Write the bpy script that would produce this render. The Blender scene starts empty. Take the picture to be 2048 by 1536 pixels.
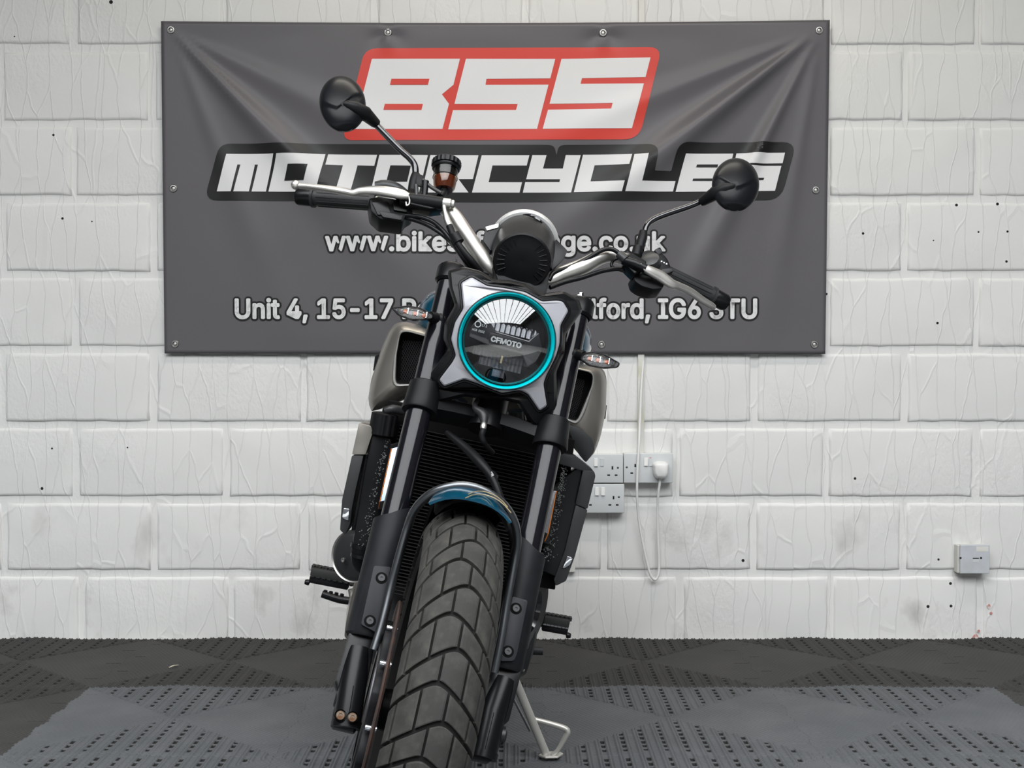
import bpy, bmesh, math, random
import numpy as np
from mathutils import Vector, Matrix, noise
from mathutils.geometry import tessellate_polygon
random.seed(7)
C = bpy.context.scene.collection
sc = bpy.context.scene
R = math.radians

# ------------------------------------------------------------ camera, light
FPX = 2600.0; CAMH = 0.834; TH = math.atan(42 / FPX)
cd = bpy.data.cameras.new('camera'); cam = bpy.data.objects.new('camera', cd); C.objects.link(cam)
cd.sensor_width = 36.0; cd.lens = 36.0 * FPX / 2048.0; cd.clip_start = 0.05; cd.clip_end = 200
cam.location = (0, 0, CAMH); cam.rotation_euler = (math.pi / 2 - TH, 0, 0)
sc.camera = cam
sc.view_settings.view_transform = 'Standard'; sc.view_settings.look = 'None'
sc.view_settings.exposure = 0.0; sc.view_settings.gamma = 1.0; sc.view_settings.use_curve_mapping = False

w = bpy.data.worlds.new('overcast'); sc.world = w; w.use_nodes = True
bg = w.node_tree.nodes['Background']; bg.inputs[0].default_value = (0.80, 0.90, 1.0, 1); bg.inputs[1].default_value = 1.0

def area(name, loc, rot, sx, sy, power, col, portal=False):
    ld = bpy.data.lights.new(name, 'AREA'); ld.shape = 'RECTANGLE'; ld.size = sx; ld.size_y = sy
    ld.energy = power; ld.color = col
    if portal: ld.cycles.is_portal = True
    o = bpy.data.objects.new(name, ld); C.objects.link(o); o.location = loc; o.rotation_euler = rot
    return o
area('skylight_lamp', (0, -1.8, 4.44), (0, 0, 0), 7.6, 5.4, 1030, (0.95, 0.975, 1.0))
area('strip_lamp', (0.25, 2.75, 2.93), (0, 0, 0), 1.9, 0.14, 22, (1.0, 0.93, 0.82))

# ------------------------------------------------------------ materials
def mat(name, col, rough=0.5, metal=0.0, coat=0.0, spec=0.5, bump=None, vary=None, trans=0, noise_rough=0):
    m = bpy.data.materials.new(name); m.use_nodes = True
    nt = m.node_tree; p = nt.nodes['Principled BSDF']
    p.inputs['Base Color'].default_value = (*col, 1); p.inputs['Roughness'].default_value = rough
    p.inputs['Metallic'].default_value = metal; p.inputs['Specular IOR Level'].default_value = spec
    p.inputs['Coat Weight'].default_value = coat; p.inputs['Coat Roughness'].default_value = 0.06
    if trans: p.inputs['Transmission Weight'].default_value = trans
    tc = nt.nodes.new('ShaderNodeTexCoord')
    if bump:
        sc_, st, ds = bump
        n = nt.nodes.new('ShaderNodeTexNoise'); n.inputs['Scale'].default_value = sc_; n.inputs['Detail'].default_value = 5
        b = nt.nodes.new('ShaderNodeBump'); b.inputs['Strength'].default_value = st; b.inputs['Distance'].default_value = ds
        nt.links.new(tc.outputs['Object'], n.inputs['Vector']); nt.links.new(n.outputs['Fac'], b.inputs['Height'])
        nt.links.new(b.outputs['Normal'], p.inputs['Normal'])
    if vary:
        sc_, c2, lo, hi = vary
        n = nt.nodes.new('ShaderNodeTexNoise'); n.inputs['Scale'].default_value = sc_; n.inputs['Detail'].default_value = 6
        r = nt.nodes.new('ShaderNodeValToRGB'); r.color_ramp.elements[0].position = lo; r.color_ramp.elements[1].position = hi
        r.color_ramp.elements[0].color = (*col, 1); r.color_ramp.elements[1].color = (*c2, 1)
        nt.links.new(tc.outputs['Object'], n.inputs['Vector']); nt.links.new(n.outputs['Fac'], r.inputs['Fac'])
        nt.links.new(r.outputs['Color'], p.inputs['Base Color'])
    return m

M = {}
M['plastic'] = mat('black_plastic', (0.006, 0.0062, 0.007), 0.46, spec=0.2, bump=(420, 0.25, 0.0004))
M['matte'] = mat('matte_black', (0.010, 0.0104, 0.012), 0.5, spec=0.18, vary=(30, (0.016, 0.016, 0.018), 0.4, 0.75))
M['satin'] = mat('satin_black', (0.005, 0.0052, 0.006), 0.32, spec=0.24)
M['gloss'] = mat('gloss_black', (0.006, 0.006, 0.008), 0.12, coat=0.8)
M['tube'] = mat('fork_tube_black', (0.006, 0.006, 0.008), 0.14, spec=0.3, coat=0.12)
M['rubber'] = mat('rubber', (0.033, 0.032, 0.030), 0.78, spec=0.3, bump=(300, 0.25, 0.0005), vary=(45, (0.062, 0.059, 0.053), 0.42, 0.72))
M['groove'] = mat('rubber_groove', (0.014, 0.014, 0.013), 0.85, spec=0.2)
M['grip'] = mat('grip_rubber', (0.014, 0.015, 0.016), 0.6, bump=(90, 0.3, 0.0006))
M['alu'] = mat('brushed_aluminium', (0.72, 0.70, 0.66), 0.40, metal=1.0, bump=(260, 0.12, 0.0004))
M['alu2'] = mat('cast_aluminium', (0.55, 0.54, 0.51), 0.42, metal=1.0, bump=(300, 0.2, 0.0004))
M['stand'] = mat('stand_silver', (0.60, 0.585, 0.54), 0.42, metal=0.55, bump=(200, 0.2, 0.0004))
M['steel'] = mat('bolt_steel', (0.42, 0.41, 0.40), 0.35, metal=1.0)
M['bolt'] = mat('dark_bolt', (0.10, 0.10, 0.105), 0.4, metal=0.9)
M['rusty'] = mat('worn_bolt', (0.16, 0.12, 0.09), 0.5, metal=0.7, vary=(90, (0.10, 0.045, 0.02), 0.45, 0.6))
M['disc'] = mat('brake_disc', (0.07, 0.040, 0.03), 0.6, metal=0.3, vary=(60, (0.04, 0.03, 0.028), 0.4, 0.65))
M['rib'] = mat('ribbed_reflector', (0.16, 0.16, 0.17), 0.28, metal=1.0, bump=(700, .8, .003))
M['rim'] = mat('satin_silver', (0.78, 0.78, 0.77), 0.5, metal=0.8)
M['bronze'] = mat('gunmetal_paint', (0.30, 0.28, 0.25), 0.36, metal=0.75, coat=0.25, bump=(900, 0.05, 0.0002))
M['bronzed'] = mat('dark_grey_paint', (0.030, 0.031, 0.032), 0.42, metal=0.3)
M['teal'] = mat('teal_paint', (0.0, 0.08, 0.145), 0.2, metal=0.3, coat=1.0)
M['hoop'] = mat('hoop_black', (0.17, 0.18, 0.19), 0.34, metal=1.0)
M['gold'] = mat('gold_line', (0.42, 0.34, 0.20), 0.4, metal=0.5)
M['sigback'] = mat('indicator_back', (0.07, 0.07, 0.07), 0.3, metal=0.9, bump=(300, .6, .002))
M['finmat'] = mat('radiator_fin', (0.018, 0.018, 0.018), 0.6, spec=0.3)
M['pad'] = mat('pad_black', (0.018, 0.019, 0.023), 0.5, spec=0.25)
M['peg'] = mat('peg_rubber', (0.022, 0.022, 0.021), 0.7)
M['bolt2'] = mat('black_bolt', (0.035, 0.035, 0.037), 0.4, metal=0.6)
M['tealring'] = mat('teal_ring', (0.0, 0.72, 0.80), 0.30, metal=0.15, coat=0.6)
M['drl'] = mat('milky_lens', (0.34, 0.34, 0.365), 0.2, coat=0.6)
M['chrome'] = mat('chrome', (0.78, 0.80, 0.83), 0.08, metal=1.0)
M['dchrome'] = mat('smoked_chrome', (0.30, 0.30, 0.31), 0.16, metal=1.0)
M['mesh'] = mat('grille_wire', (0.05, 0.05, 0.054), 0.45, metal=0.4)
M['black'] = mat('deep_black', (0.004, 0.004, 0.004), 0.8, spec=0.1)
M['amberc'] = mat('amber_reflector', (0.60, 0.17, 0.02), 0.25)
M['mirror_sky_tint'] = mat('reflector_face', (0.20, 0.26, 0.36), 0.06, metal=1.0)  # blue tint puts the sky's reflection into the metal colour
M['amber'] = mat('amber_led', (0.50, 0.15, 0.07), 0.35)
M['fluid'] = mat('brake_fluid', (0.11, 0.024, 0.006), 0.12, coat=0.6)
M['white_print'] = mat('white_print', (0.72, 0.72, 0.72), 0.5)
M['grime'] = mat('stone_grime', (0.15, 0.155, 0.15), 0.9)
M['socket'] = mat('white_socket_plastic', (0.62, 0.64, 0.645), 0.35)
M['socketw'] = mat('bright_white_plastic', (0.82, 0.82, 0.80), 0.3)
M['oldplastic'] = mat('aged_white_plastic', (0.58, 0.60, 0.64), 0.4, vary=(18, (0.50, 0.52, 0.53), 0.4, 0.7))
M['painted'] = mat('painted_plastic_box', (0.62, 0.615, 0.58), 0.5, bump=(120, 0.3, 0.001))
M['cream'] = mat('cream_trunking', (0.74, 0.735, 0.69), 0.5, vary=(9, (0.60, 0.58, 0.43), 0.5, 0.7))
M['hole_shade'] = mat('hole_shade_black', (0.01, 0.01, 0.01), 0.9)  # flat black painted in for the shade inside holes and slots
M['leaf'] = mat('dry_straw', (0.5, 0.46, 0.36), 0.7)

def glass_mat(name, tint=(1, 1, 1), refl=1.6, rough=0.03):
    m = bpy.data.materials.new(name); m.use_nodes = True; nt = m.node_tree; nt.nodes.clear()
    o = nt.nodes.new('ShaderNodeOutputMaterial'); mx = nt.nodes.new('ShaderNodeMixShader')
    t = nt.nodes.new('ShaderNodeBsdfTransparent'); t.inputs[0].default_value = (*tint, 1)
    g = nt.nodes.new('ShaderNodeBsdfGlossy'); g.inputs['Roughness'].default_value = rough
    def mth(op, a, b):
        n = nt.nodes.new('ShaderNodeMath'); n.operation = op
        for k, x in enumerate((a, b)):
            if isinstance(x, (int, float)): n.inputs[k].default_value = x
            elif x is not None: nt.links.new(x, n.inputs[k])
        return n.outputs[0]
    ge = nt.nodes.new('ShaderNodeNewGeometry'); dp = nt.nodes.new('ShaderNodeVectorMath'); dp.operation = 'DOT_PRODUCT'
    nt.links.new(ge.outputs['Incoming'], dp.inputs[0]); nt.links.new(ge.outputs['Normal'], dp.inputs[1])
    f0 = ((refl - 1) / (refl + 1)) ** 2      # Schlick's fresnel for a thin shell
    fr = mth('ADD', mth('MULTIPLY', mth('POWER', mth('SUBTRACT', 1, mth('ABSOLUTE', dp.outputs['Value'], None)), 5), 1 - f0), f0)
    nt.links.new(fr, mx.inputs[0]); nt.links.new(t.outputs[0], mx.inputs[1]); nt.links.new(g.outputs[0], mx.inputs[2])
    nt.links.new(mx.outputs[0], o.inputs[0]); return m
M['glass'] = glass_mat('headlamp_glass', (0.93, 0.95, 0.96), 2.2)
M['cup'] = glass_mat('clear_cup', (0.8, 0.74, 0.68), 1.5)
M['meterglass'] = mat('meter_glass', (0.01, 0.012, 0.015), 0.05, coat=1)

def wall_mat():
    m = bpy.data.materials.new('painted_blockwork'); m.use_nodes = True; nt = m.node_tree; L = nt.links.new
    p = nt.nodes['Principled BSDF']; p.inputs['Roughness'].default_value = 0.5; p.inputs['Specular IOR Level'].default_value = 0.35
    g = nt.nodes.new('ShaderNodeNewGeometry')
    def mapping(scale):
        mp = nt.nodes.new('ShaderNodeMapping'); mp.inputs['Scale'].default_value = scale; L(g.outputs['Position'], mp.inputs['Vector']); return mp
    # paint runs: long vertical cells, ridge lines only
    v = nt.nodes.new('ShaderNodeTexVoronoi'); v.feature = 'DISTANCE_TO_EDGE'; v.inputs['Scale'].default_value = 1
    wob = nt.nodes.new('ShaderNodeTexNoise'); wob.inputs['Scale'].default_value = 9
    L(g.outputs['Position'], wob.inputs['Vector'])
    mp = mapping((19, 1, 3.4)); add = nt.nodes.new('ShaderNodeVectorMath'); add.operation = 'MULTIPLY_ADD'
    add.inputs[1].default_value = (0.55, 0, 0.35)
    L(wob.outputs['Color'], add.inputs[0]); L(mp.outputs['Vector'], add.inputs[2]); L(add.outputs[0], v.inputs['Vector'])
    r = nt.nodes.new('ShaderNodeMapRange'); r.inputs['From Min'].default_value = 0.0; r.inputs['From Max'].default_value = 0.035
    r.inputs['To Min'].default_value = 1; r.inputs['To Max'].default_value = 0; L(v.outputs['Distance'], r.inputs['Value'])
    # patches where the paint is rough
    pn = nt.nodes.new('ShaderNodeTexNoise'); pn.inputs['Scale'].default_value = 1.0; pn.inputs['Detail'].default_value = 2
    L(mapping((2.6, 1, 3.2)).outputs['Vector'], pn.inputs['Vector'])
    pr = nt.nodes.new('ShaderNodeMapRange'); pr.inputs['From Min'].default_value = 0.50; pr.inputs['From Max'].default_value = 0.60; L(pn.outputs['Fac'], pr.inputs['Value'])
    rough = nt.nodes.new('ShaderNodeTexNoise'); rough.inputs['Scale'].default_value = 1; rough.inputs['Detail'].default_value = 6
    L(mapping((110, 90, 75)).outputs['Vector'], rough.inputs['Vector'])
    rm = nt.nodes.new('ShaderNodeMath'); rm.operation = 'MULTIPLY'; L(rough.outputs['Fac'], rm.inputs[0]); L(pr.outputs[0], rm.inputs[1])
    soft = nt.nodes.new('ShaderNodeTexNoise'); soft.inputs['Scale'].default_value = 14; soft.inputs['Detail'].default_value = 4; L(g.outputs['Position'], soft.inputs['Vector'])
    a1 = nt.nodes.new('ShaderNodeMath'); a1.operation = 'MULTIPLY_ADD'; a1.inputs[1].default_value = 0.62; L(r.outputs[0], a1.inputs[0]); L(soft.outputs['Fac'], a1.inputs[2])
    a2 = nt.nodes.new('ShaderNodeMath'); a2.operation = 'MULTIPLY_ADD'; a2.inputs[1].default_value = 1.1; L(rm.outputs[0], a2.inputs[0]); L(a1.outputs[0], a2.inputs[2])
    b = nt.nodes.new('ShaderNodeBump'); b.inputs['Strength'].default_value = 0.62; b.inputs['Distance'].default_value = 0.0028
    L(a2.outputs[0], b.inputs['Height']); L(b.outputs[0], p.inputs['Normal'])
    # colour: white emulsion, faint yellowing, scuffs near the floor
    c = nt.nodes.new('ShaderNodeTexNoise'); c.inputs['Scale'].default_value = 1.7; c.inputs['Detail'].default_value = 5; L(g.outputs['Position'], c.inputs['Vector'])
    cr = nt.nodes.new('ShaderNodeValToRGB'); cr.color_ramp.elements[0].position = 0.35; cr.color_ramp.elements[1].position = 0.7
    cr.color_ramp.elements[0].color = (0.765, 0.765, 0.745, 1); cr.color_ramp.elements[1].color = (0.80, 0.798, 0.775, 1); L(c.outputs['Fac'], cr.inputs['Fac'])
    s = nt.nodes.new('ShaderNodeTexNoise'); s.inputs['Scale'].default_value = 1; s.inputs['Detail'].default_value = 7; L(mapping((7, 1, 4.5)).outputs['Vector'], s.inputs['Vector'])
    sr = nt.nodes.new('ShaderNodeMapRange'); sr.inputs['From Min'].default_value = 0.60; sr.inputs['From Max'].default_value = 0.76; L(s.outputs['Fac'], sr.inputs['Value'])
    sx = nt.nodes.new('ShaderNodeSeparateXYZ'); L(g.outputs['Position'], sx.inputs[0])
    hz = nt.nodes.new('ShaderNodeMapRange'); hz.inputs['From Min'].default_value = 0.62; hz.inputs['From Max'].default_value = 0.1; L(sx.outputs['Z'], hz.inputs['Value'])
    sm = nt.nodes.new('ShaderNodeMath'); sm.operation = 'MULTIPLY'; L(sr.outputs[0], sm.inputs[0]); L(hz.outputs[0], sm.inputs[1])
    sm2 = nt.nodes.new('ShaderNodeMath'); sm2.operation = 'MULTIPLY'; sm2.inputs[1].default_value = 0.75; L(sm.outputs[0], sm2.inputs[0])
    mix = nt.nodes.new('ShaderNodeMix'); mix.data_type = 'RGBA'; L(sm2.outputs[0], mix.inputs['Factor']); L(cr.outputs[0], mix.inputs['A'])
    mix.inputs['B'].default_value = (0.36, 0.34, 0.31, 1); L(mix.outputs['Result'], p.inputs['Base Color'])
    return m
M['wall'] = wall_mat()

def banner_mat(name, col, rough=0.38):
    return mat(name, col, rough, spec=0.34, bump=(1500, 0.06, 0.0003))
M['ban_grey'] = banner_mat('banner_grey', (0.118, 0.112, 0.120))
M['ban_black'] = banner_mat('banner_black', (0.013, 0.013, 0.013))
M['ban_red'] = banner_mat('banner_red', (0.68, 0.060, 0.042))
M['ban_white'] = banner_mat('banner_white', (0.78, 0.78, 0.78))
def tile_mat(name, c1, c2):
    return mat(name, c1, 0.6, spec=0.35, bump=(160, 0.3, 0.0006), vary=(7, c2, 0.4, 0.75))
M['tile_dark'] = tile_mat('dark_tile_plastic', (0.026, 0.025, 0.024), (0.038, 0.036, 0.034))
M['tile_grey'] = tile_mat('grey_tile_plastic', (0.082, 0.088, 0.094), (0.108, 0.113, 0.12))
M['concrete'] = mat('concrete', (0.46, 0.46, 0.45), 0.9, bump=(40, 0.4, 0.003))
M['roof'] = mat('roof_liner', (0.14, 0.14, 0.14), 0.8, bump=(20, 0.2, 0.003))
M['beam'] = mat('roof_steel', (0.05, 0.05, 0.055), 0.6)
M['plainwall'] = mat('side_wall_paint', (0.09, 0.09, 0.095), 0.7, bump=(30, 0.3, 0.003))

# ------------------------------------------------------------ object helpers
ORG = {}
def link(name, me, parent=None, center=True, kind=None, label=None):
    o = bpy.data.objects.new(name, me)
    vs = np.empty(len(me.vertices) * 3); me.vertices.foreach_get('co', vs); vs = vs.reshape(-1, 3)
    c = (vs.min(0) + vs.max(0)) / 2 if center and len(vs) else np.zeros(3)
    me.transform(Matrix.Translation(Vector(-c)))
    C.objects.link(o)
    po = ORG[parent.name] if parent else np.zeros(3)
    o.parent = parent; o.location = Vector(c - po); ORG[o.name] = c
    if kind: o['kind'] = kind
    if label: o['label'] = label
    return o
def empty(name, loc, label, cat, group=None):
    o = bpy.data.objects.new(name, None); C.objects.link(o); o.location = loc; o.empty_display_size = 0.1
    o['label'] = label; o['category'] = cat
    if group: o['group'] = group
    ORG[o.name] = np.array(loc, float); return o
def tag(o, label, cat, group=None):
    o['label'] = label; o['category'] = cat
    if group: o['group'] = group
    return o

class MB:
    def __init__(s): s.v = []; s.f = []
    def add(s, vs, fs):
        k = len(s.v); s.v += [tuple(map(float, p)) for p in vs]; s.f += [tuple(i + k for i in f) for f in fs]; return s
    def build(s, name, m, parent=None, smooth=False, bevel=0, seg=2, auto=40, **kw):
        me = bpy.data.meshes.new(name); me.from_pydata(s.v, [], s.f); me.materials.append(M[m])
        bm = bmesh.new(); bm.from_mesh(me)
        bmesh.ops.recalc_face_normals(bm, faces=bm.faces[:])
        if bevel:
            es = [e for e in bm.edges if len(e.link_faces) == 2 and e.calc_face_angle(0) > R(25)]
            bmesh.ops.bevel(bm, geom=es, offset=bevel, segments=seg, affect='EDGES', profile=0.5, clamp_overlap=True)
        if smooth:
            for f in bm.faces: f.smooth = True
            for e in bm.edges:
                if len(e.link_faces) == 2 and e.calc_face_angle(0) > R(auto): e.smooth = False
        bm.to_mesh(me); bm.free()
        return link(name, me, parent, **kw)

def V(a): return np.array(a, float)
def nrm(a): a = V(a); return a / np.linalg.norm(a)
def perp(a):
    a = nrm(a); b = V((0, 0, 1)) if abs(a[2]) < 0.9 else V((1, 0, 0))
    u = nrm(np.cross(a, b)); return u, np.cross(a, u)

def resample(pts, n):
    """Catmull-Rom through pts (rows may carry a radius)"""
    P = [V(p) for p in pts]; P = [2 * P[0] - P[1]] + P + [2 * P[-1] - P[-2]]; out = []
    for i in range(1, len(P) - 2):
        for k in range(n):
            t = k / n; a, b, c, d = P[i - 1:i + 3]
            out.append(0.5 * ((2 * b) + (-a + c) * t + (2 * a - 5 * b + 4 * c - d) * t * t + (-a + 3 * b - 3 * c + d) * t ** 3))
    out.append(P[-2]); return out
def tube(mb, pts, r, n=12, sub=0, cap=True, flat=None):
    P = [V(p) for p in pts]; rr = [r] * len(P) if np.isscalar(r) else list(r)
    if sub:
        Q = resample([np.append(p, q) for p, q in zip(P, rr)], sub); P = [q[:3] for q in Q]; rr = [q[3] for q in Q]
    u, _ = perp(P[1] - P[0]); rings = []
    for i, p in enumerate(P):
        t = nrm((P[min(i + 1, len(P) - 1)] - P[max(i - 1, 0)]))
        u = nrm(u - t * np.dot(u, t)); w_ = np.cross(t, u); ring = []
        for k in range(n):
            a = 2 * math.pi * k / n; d = u * math.cos(a) + w_ * math.sin(a)
            if flat is not None: d = d - flat[0] * np.dot(d, flat[0]) * (1 - flat[1])
            ring.append(p + d * rr[i])
        rings.append(ring)
    loft(mb, rings, cap)
def loft(mb, rings, cap=True, closed=True):
    n = len(rings[0]); vs = [p for r_ in rings for p in r_]; fs = []
    for i in range(len(rings) - 1):
        for k in range(n if closed else n - 1):
            fs.append((i * n + k, i * n + (k + 1) % n, (i + 1) * n + (k + 1) % n, (i + 1) * n + k))
    if cap and closed: fs.append(tuple(range(n))); fs.append(tuple((len(rings) - 1) * n + k for k in range(n)))
    mb.add(vs, fs)
def revolve(mb, prof, o, ax, n=32, u=None, a0=0, a1=2 * math.pi):
    """prof: (radius, height along ax)"""
    ax = nrm(ax); uu, ww = perp(ax)
    if u is not None: uu = nrm(V(u) - ax * np.dot(u, ax)); ww = np.cross(ax, uu)
    full = abs(a1 - a0 - 2 * math.pi) < 1e-6; rings = []
    for r_, h in prof:
        m_ = n if full else n + 1
        rings.append([V(o) + ax * h + (uu * math.cos(a0 + (a1 - a0) * k / n) + ww * math.sin(a0 + (a1 - a0) * k / n)) * max(r_, 1e-5) for k in range(m_)])
    loft(mb, rings, cap=False, closed=full)
def prism(mb, poly, d):
    n = len(poly); P = [V(p) for p in poly]; Q = [p + V(d) for p in P]
    mb.add(P + Q, [tuple(range(n)), tuple(range(2 * n - 1, n - 1, -1))] + [(k, (k + 1) % n, n + (k + 1) % n, n + k) for k in range(n)])
def box(mb, c, hx, hy, hz, X=(1, 0, 0), Y=(0, 1, 0), Z=(0, 0, 1)):
    c, X, Y, Z = V(c), V(X) * hx, V(Y) * hy, V(Z) * hz
    vs = [c + X * a + Y * b + Z * d for d in (-1, 1) for a, b in ((-1, -1), (1, -1), (1, 1), (-1, 1))]
    mb.add(vs, [(3, 2, 1, 0), (4, 5, 6, 7), (0, 1, 5, 4), (1, 2, 6, 5), (2, 3, 7, 6), (3, 0, 4, 7)])
def struct(o): o['kind'] = 'structure'; return o

# pixel -> world
CO = V((0, 0, CAMH))
def ray(px, py):
    x, y = (px - 1024) / FPX, (768 - py) / FPX
    return V((x, math.cos(TH) + y * math.sin(TH), -math.sin(TH) + y * math.cos(TH)))
def hit(px, py, n, o, d=0.0):
    r_ = ray(px, py); t = (d - np.dot(CO - V(o), n)) / np.dot(r_, n); return CO + r_ * t
WY = 3.88
def WP(px, py, off=0.0): return hit(px, py, V((0, -1, 0)), V((0, WY, 0)), off)   # point on the back wall, off metres proud of it

# ------------------------------------------------------------ room
mb = MB(); box(mb, (0, 0.2, -0.06), 5, 5.3, 0.06); floor = struct(mb.build('floor', 'concrete'))
mb = MB(); box(mb, (0, WY + 0.06 + 0.007, 2.25), 5, 0.06, 2.25); wall = struct(mb.build('wall_back', 'wall'))
for nm, x in (('wall_left', -5.05), ('wall_right', 5.05)):
    mb = MB(); box(mb, (x, -0.5, 2.25), 0.05, 4.5, 2.25); struct(mb.build(nm, 'plainwall'))
mb = MB()
box(mb, (0, -5.05, 2.25), 5.0, 0.05, 2.25)
struct(mb.build('wall_front', 'plainwall'))
mb = MB(); box(mb, (0, -0.5, 4.53), 5.1, 4.6, 0.03); ceil = struct(mb.build('ceiling', 'roof'))
mb = MB(); box(mb, (0, 2.68, 3.05), 5.0, 1.20, 0.05); mb.build('added_shade_panel', 'roof', ceil)  # added unseen panel, keeps steep skylight off the upper wall
mb = MB(); box(mb, (0.25, 2.75, 2.965), 1.0, 0.10, 0.03); mb.build('strip_lamp_housing', 'socketw', ceil)
for i, (y, hl) in enumerate(((-1.8, 2.65),)):
    for k in range(12):
        mb = MB(); box(mb, (-3.3 + 6.6 * k / 11, y, 4.39), 0.022, hl, 0.035); mb.build('glazing_bar', 'beam', ceil)
for y in (1.1,):
    mb = MB(); box(mb, (0, y, 4.38), 5.0, 0.07, 0.11); mb.build('roof_beam', 'beam', ceil)

# blocks, laid in stretcher bond with painted-over joints
PX = 450 / 302.5 / 1000 * 1.0
def block_mesh(i, wd=0.425, ht=0.199):
    rnd = random.Random(i * 13 + 5); per = []
    nx, nz = 12, 6
    for k in range(nx): per.append((-wd / 2 + wd * k / nx, -ht / 2))
    for k in range(nz): per.append((wd / 2, -ht / 2 + ht * k / nz))
    for k in range(nx): per.append((wd / 2 - wd * k / nx, ht / 2))
    for k in range(nz): per.append((-wd / 2, ht / 2 - ht * k / nz))
    j = [(rnd.uniform(-.0016, .0016), rnd.uniform(-.0018, .0018)) for _ in per]
    def ring(inset, y):
        out = []
        for (x, z), (a, b) in zip(per, j):
            sx = 1 - 2 * inset / wd; sz = 1 - 2 * inset / ht
            out.append((x * sx + a, y, z * sz + b))
        return out
    mbk = MB(); loft(mbk, [ring(-.004, .012), ring(.0, .0035), ring(.003, .0008), ring(.008, 0.0)], cap=False)
    n = len(per); mbk.f.append(tuple(3 * n + k for k in range(n)))
    me = bpy.data.meshes.new('block'); me.from_pydata(mbk.v, [], mbk.f); me.materials.append(M['wall'])
    bm = bmesh.new(); bm.from_mesh(me); bmesh.ops.recalc_face_normals(bm, faces=bm.faces[:])
    if sum(f.normal.y * f.calc_area() for f in bm.faces) > 0: bmesh.ops.reverse_faces(bm, faces=bm.faces[:])
    for f in bm.faces: f.smooth = True
    bm.to_mesh(me); bm.free()
    return me
blocks = [block_mesh(i) for i in range(8)]
rows_px = [95, 247, 398, 549, 700, 850, 1000, 1147]
zj = [WP(1024, y)[2] for y in rows_px]          # joint heights
pitch = (zj[0] - zj[-1]) / 7
joints = [zj[-1] - pitch] + zj[::-1] + [zj[0] + pitch, zj[0] + 2 * pitch]
half = 302.5 / 2
for ri in range(len(joints) - 1):
    z0, z1 = joints[ri], joints[ri + 1]
    odd = ri % 2          # ri=0: lowest visible course
    x0 = WP(160 if ri == 0 else (150 if odd == 0 else 6), 768)[0]
    for k in range(-5, 11):
        cx = x0 + (k - 0.5) * 0.4485 + random.uniform(-.003, .003)
        if abs(cx) > 3.6: continue
        o = bpy.data.objects.new('block', blocks[random.randrange(8)]); C.objects.link(o)
        o.parent = wall; o.location = Vector(V((cx, WY + random.uniform(-.0012, .0012), (z0 + z1) / 2 + random.uniform(-.001, .001))) - ORG[wall.name])
        o.rotation_euler = (random.uniform(-.004, .004), random.uniform(-.003, .003), random.uniform(-.003, .003)); o.scale = (1, 1, (z1 - z0) / 0.225)

# drilled holes and chips left in the paint
mb = MB()
for (x, y, r_) in ((1913, 410, 3), (1995, 408, 3), (1726, 467, 3.2), (1957, 464, 2), (2015, 463, 2.4), (2013, 523, 2.6), (1875, 646, 2.6), (1653, 588, 2.4), (1867, 481, 1.4),
                   (222, 4, 4), (107, 270, 3), (125, 437, 3), (184, 443, 2), (1710, 957, 3), (1486, 1121, 3.2), (1877, 1119, 2.4), (104, 897, 2), (84, 977, 3), (255, 895, 1.6), (29, 73, 1.6), (1634, 1226, 2.2), (1901, 1167, 3), (1902, 1212, 3), (1856, 1213, 3.2)):
    revolve(mb, [(0, 0.0012), (r_ * 0.0011, 0.0010), (r_ * 0.0015, 0)], WP(x, y), (0, -1, 0), 8)
mb.build('drilled_hole', 'hole_shade', wall, kind='stuff')
M['redpaint'] = mat('faded_red_paint', (0.55, 0.24, 0.22), 0.7, vary=(60, (0.75, 0.70, 0.68), 0.45, 0.6))
mb = MB()
for (x, y, a, b) in ((1951, 1276, 6, 8), (1958, 1262, 3, 3), (1978, 1213, 4, 5), (1982, 1226, 3, 3), (1990, 1278, 5, 4)):
    pl = [WP(x + a * math.cos(t) * random.uniform(.7, 1.2), y + b * math.sin(t) * random.uniform(.7, 1.2), 0.0012) for t in np.linspace(0, 2 * math.pi, 10)[:-1]]
    mb.add(pl + [V(p) + V((0, .002, 0)) for p in pl], [tuple(range(9))] + [(k, (k + 1) % 9, 9 + (k + 1) % 9, 9 + k) for k in range(9)])
mb.build('red_paint_mark', 'redpaint', wall, label='smudges of faded red paint')

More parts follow.
